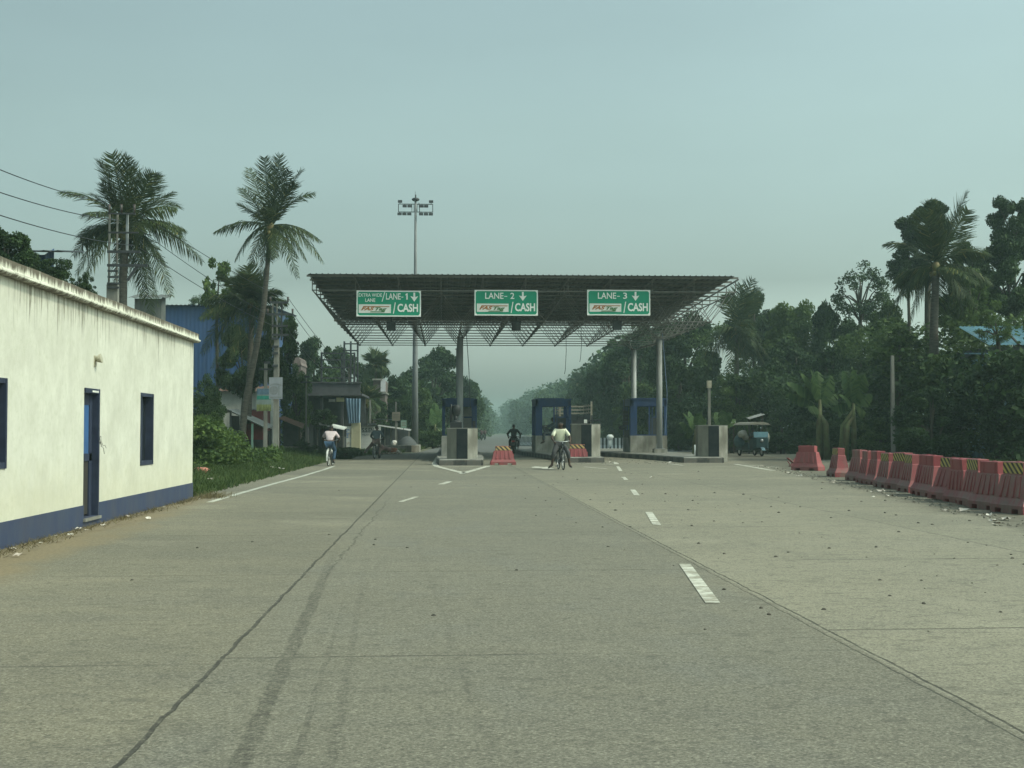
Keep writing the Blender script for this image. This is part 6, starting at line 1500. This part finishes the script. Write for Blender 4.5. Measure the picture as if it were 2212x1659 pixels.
# ------------------------------------------------------------------ distant traffic
def far_rider(x, y, label):
    g = G(x, y); t = thing("distant_cyclist", label, "cyclist", (g.x, g.y, 0)); b = MB()
    b.torus((0, .5, .34), .3, .04, 12, 5); b.torus((0, -.5, .34), .3, .04, 12, 5); b.bar((0, -.5, .34), (0, .1, .8), .05); b.bar((0, .5, .34), (0, .4, .95), .05); b.bar((-.25, .4, 1), (.25, .4, 1), .04); b.build("bicycle_frame", DSTEEL, t)
    b = MB(); b.tube([(0, -.2, .85), (0, -.1, 1.15), (0, 0, 1.4)], [.17, .19, .1], 8); b.tube([(-.2, 0, 1.35), (-.28, .2, 1.1), (-.24, .4, 1.02)], [.06, .05, .03], 6); b.tube([(.2, 0, 1.35), (.28, .2, 1.1), (.24, .4, 1.02)], [.06, .05, .03], 6); b.build("torso", pm("maroon_shirt", (.07, .03, .035), (.05, .025, .03), 5, .8), t)
    b = MB(); b.ell((0, .05, 1.56), (.09, .1, .13)); b.build("head", HAIR, t)
    b = MB(); b.tube([(-.1, -.2, .85), (-.15, .15, .7), (-.1, 0, .25)], [.09, .07, .05], 6); b.tube([(.1, -.2, .85), (.15, .1, .6), (.1, 0, .2)], [.09, .07, .05], 6); b.build("legs", GREYT, t)
far_rider(1040, 952, "tiny hazy rider in maroon far down the road past the leftmost booth")
far_rider(1047, 951, "second tiny hazy rider, right of the maroon one, far down the road")

# ------------------------------------------------------------------ air, sky and sun
m = bpy.data.materials.new("haze_air"); m.use_nodes = True; nt = m.node_tree; nt.nodes.clear()
out = nt.nodes.new("ShaderNodeOutputMaterial"); v = nt.nodes.new("ShaderNodeVolumePrincipled")
v.inputs["Color"].default_value = (.74, 1.0, .98, 1); v.inputs["Density"].default_value = .0006; v.inputs["Anisotropy"].default_value = .2
nt.links.new(v.outputs[0], out.inputs["Volume"])
b = MB(); b.box((-610, -60, -1), (610, 1010, 20)); tag(b.build("haze", m), kind="stuff")

SUN_EL, SUN_AZ = R(47), R(112)     # azimuth clockwise from +Y: sun on the right, a little behind the camera
w = bpy.data.worlds.new("World"); S.world = w; w.use_nodes = True; nt = w.node_tree
bg = nt.nodes["Background"]
sky = nt.nodes.new("ShaderNodeTexSky"); sky.sky_type = 'NISHITA'; sky.sun_disc = False
sky.sun_elevation = SUN_EL; sky.sun_rotation = SUN_AZ; sky.air_density = 1.6; sky.dust_density = 6.0; sky.ozone_density = 2.0
hs = nt.nodes.new("ShaderNodeHueSaturation"); hs.inputs["Saturation"].default_value = .45; nt.links.new(sky.outputs[0], hs.inputs["Color"])
tc = nt.nodes.new("ShaderNodeTexCoord"); sxyz = nt.nodes.new("ShaderNodeSeparateXYZ"); sxyz.name = 'SKYZ'; nt.links.new(tc.outputs["Generated"], sxyz.inputs[0])
mp = nt.nodes.new("ShaderNodeMapping"); mp.inputs[3].default_value = (1, 1, 3.2); nt.links.new(tc.outputs["Generated"], mp.inputs[0])
veil = remap(nt, sxyz.outputs[0], -.45, .6, .92, 1.24)      # thin bright cloud veil towards the sun's side
low = math_(nt, 'MULTIPLY', remap(nt, sxyz.outputs[2], .0, .11, 3.0, 1.0), remap(nt, sxyz.outputs[2], .0, .28, 1.36, 1.0))           # pale band low over the horizon
f = math_(nt, 'MULTIPLY', math_(nt, 'MULTIPLY', remap(nt, noise(nt, mp.outputs[0], 2.2, 5, .5), .3, .7, .945, 1.06), veil), low)
tint = mix(nt, 1.0, hs.outputs[0], mix(nt, remap(nt, nt.nodes['SKYZ'].outputs[2], 0, .22), (.88, 1.12, 1.15), (.87, 1.10, 1.03)), 'MULTIPLY')
cl = nt.nodes.new("ShaderNodeVectorMath"); cl.operation = 'SCALE'; nt.links.new(tint, cl.inputs[0]); nt.links.new(f, cl.inputs["Scale"])
nt.links.new(cl.outputs[0], bg.inputs[0]); bg.inputs[1].default_value = .15
sl = bpy.data.lights.new("sun", 'SUN'); so = bpy.data.objects.new("sun", sl); COL.objects.link(so)
sl.energy = 1.8; sl.angle = R(5); sl.color = (1.0, .92, .72)
sd = V3((math.sin(SUN_AZ)*math.cos(SUN_EL), math.cos(SUN_AZ)*math.cos(SUN_EL), math.sin(SUN_EL)))
so.rotation_euler = (-sd).to_track_quat('-Z', 'Y').to_euler(); so.location = (30, -20, 60)
S.view_settings.view_transform = 'Standard'; S.view_settings.look = 'None'; S.view_settings.exposure = 0; S.view_settings.gamma = 1
S.cycles.use_denoising = True; S.cycles.max_bounces = 6; S.cycles.volume_bounces = 1; S.cycles.transparent_max_bounces = 8
S.cycles.use_adaptive_sampling = True
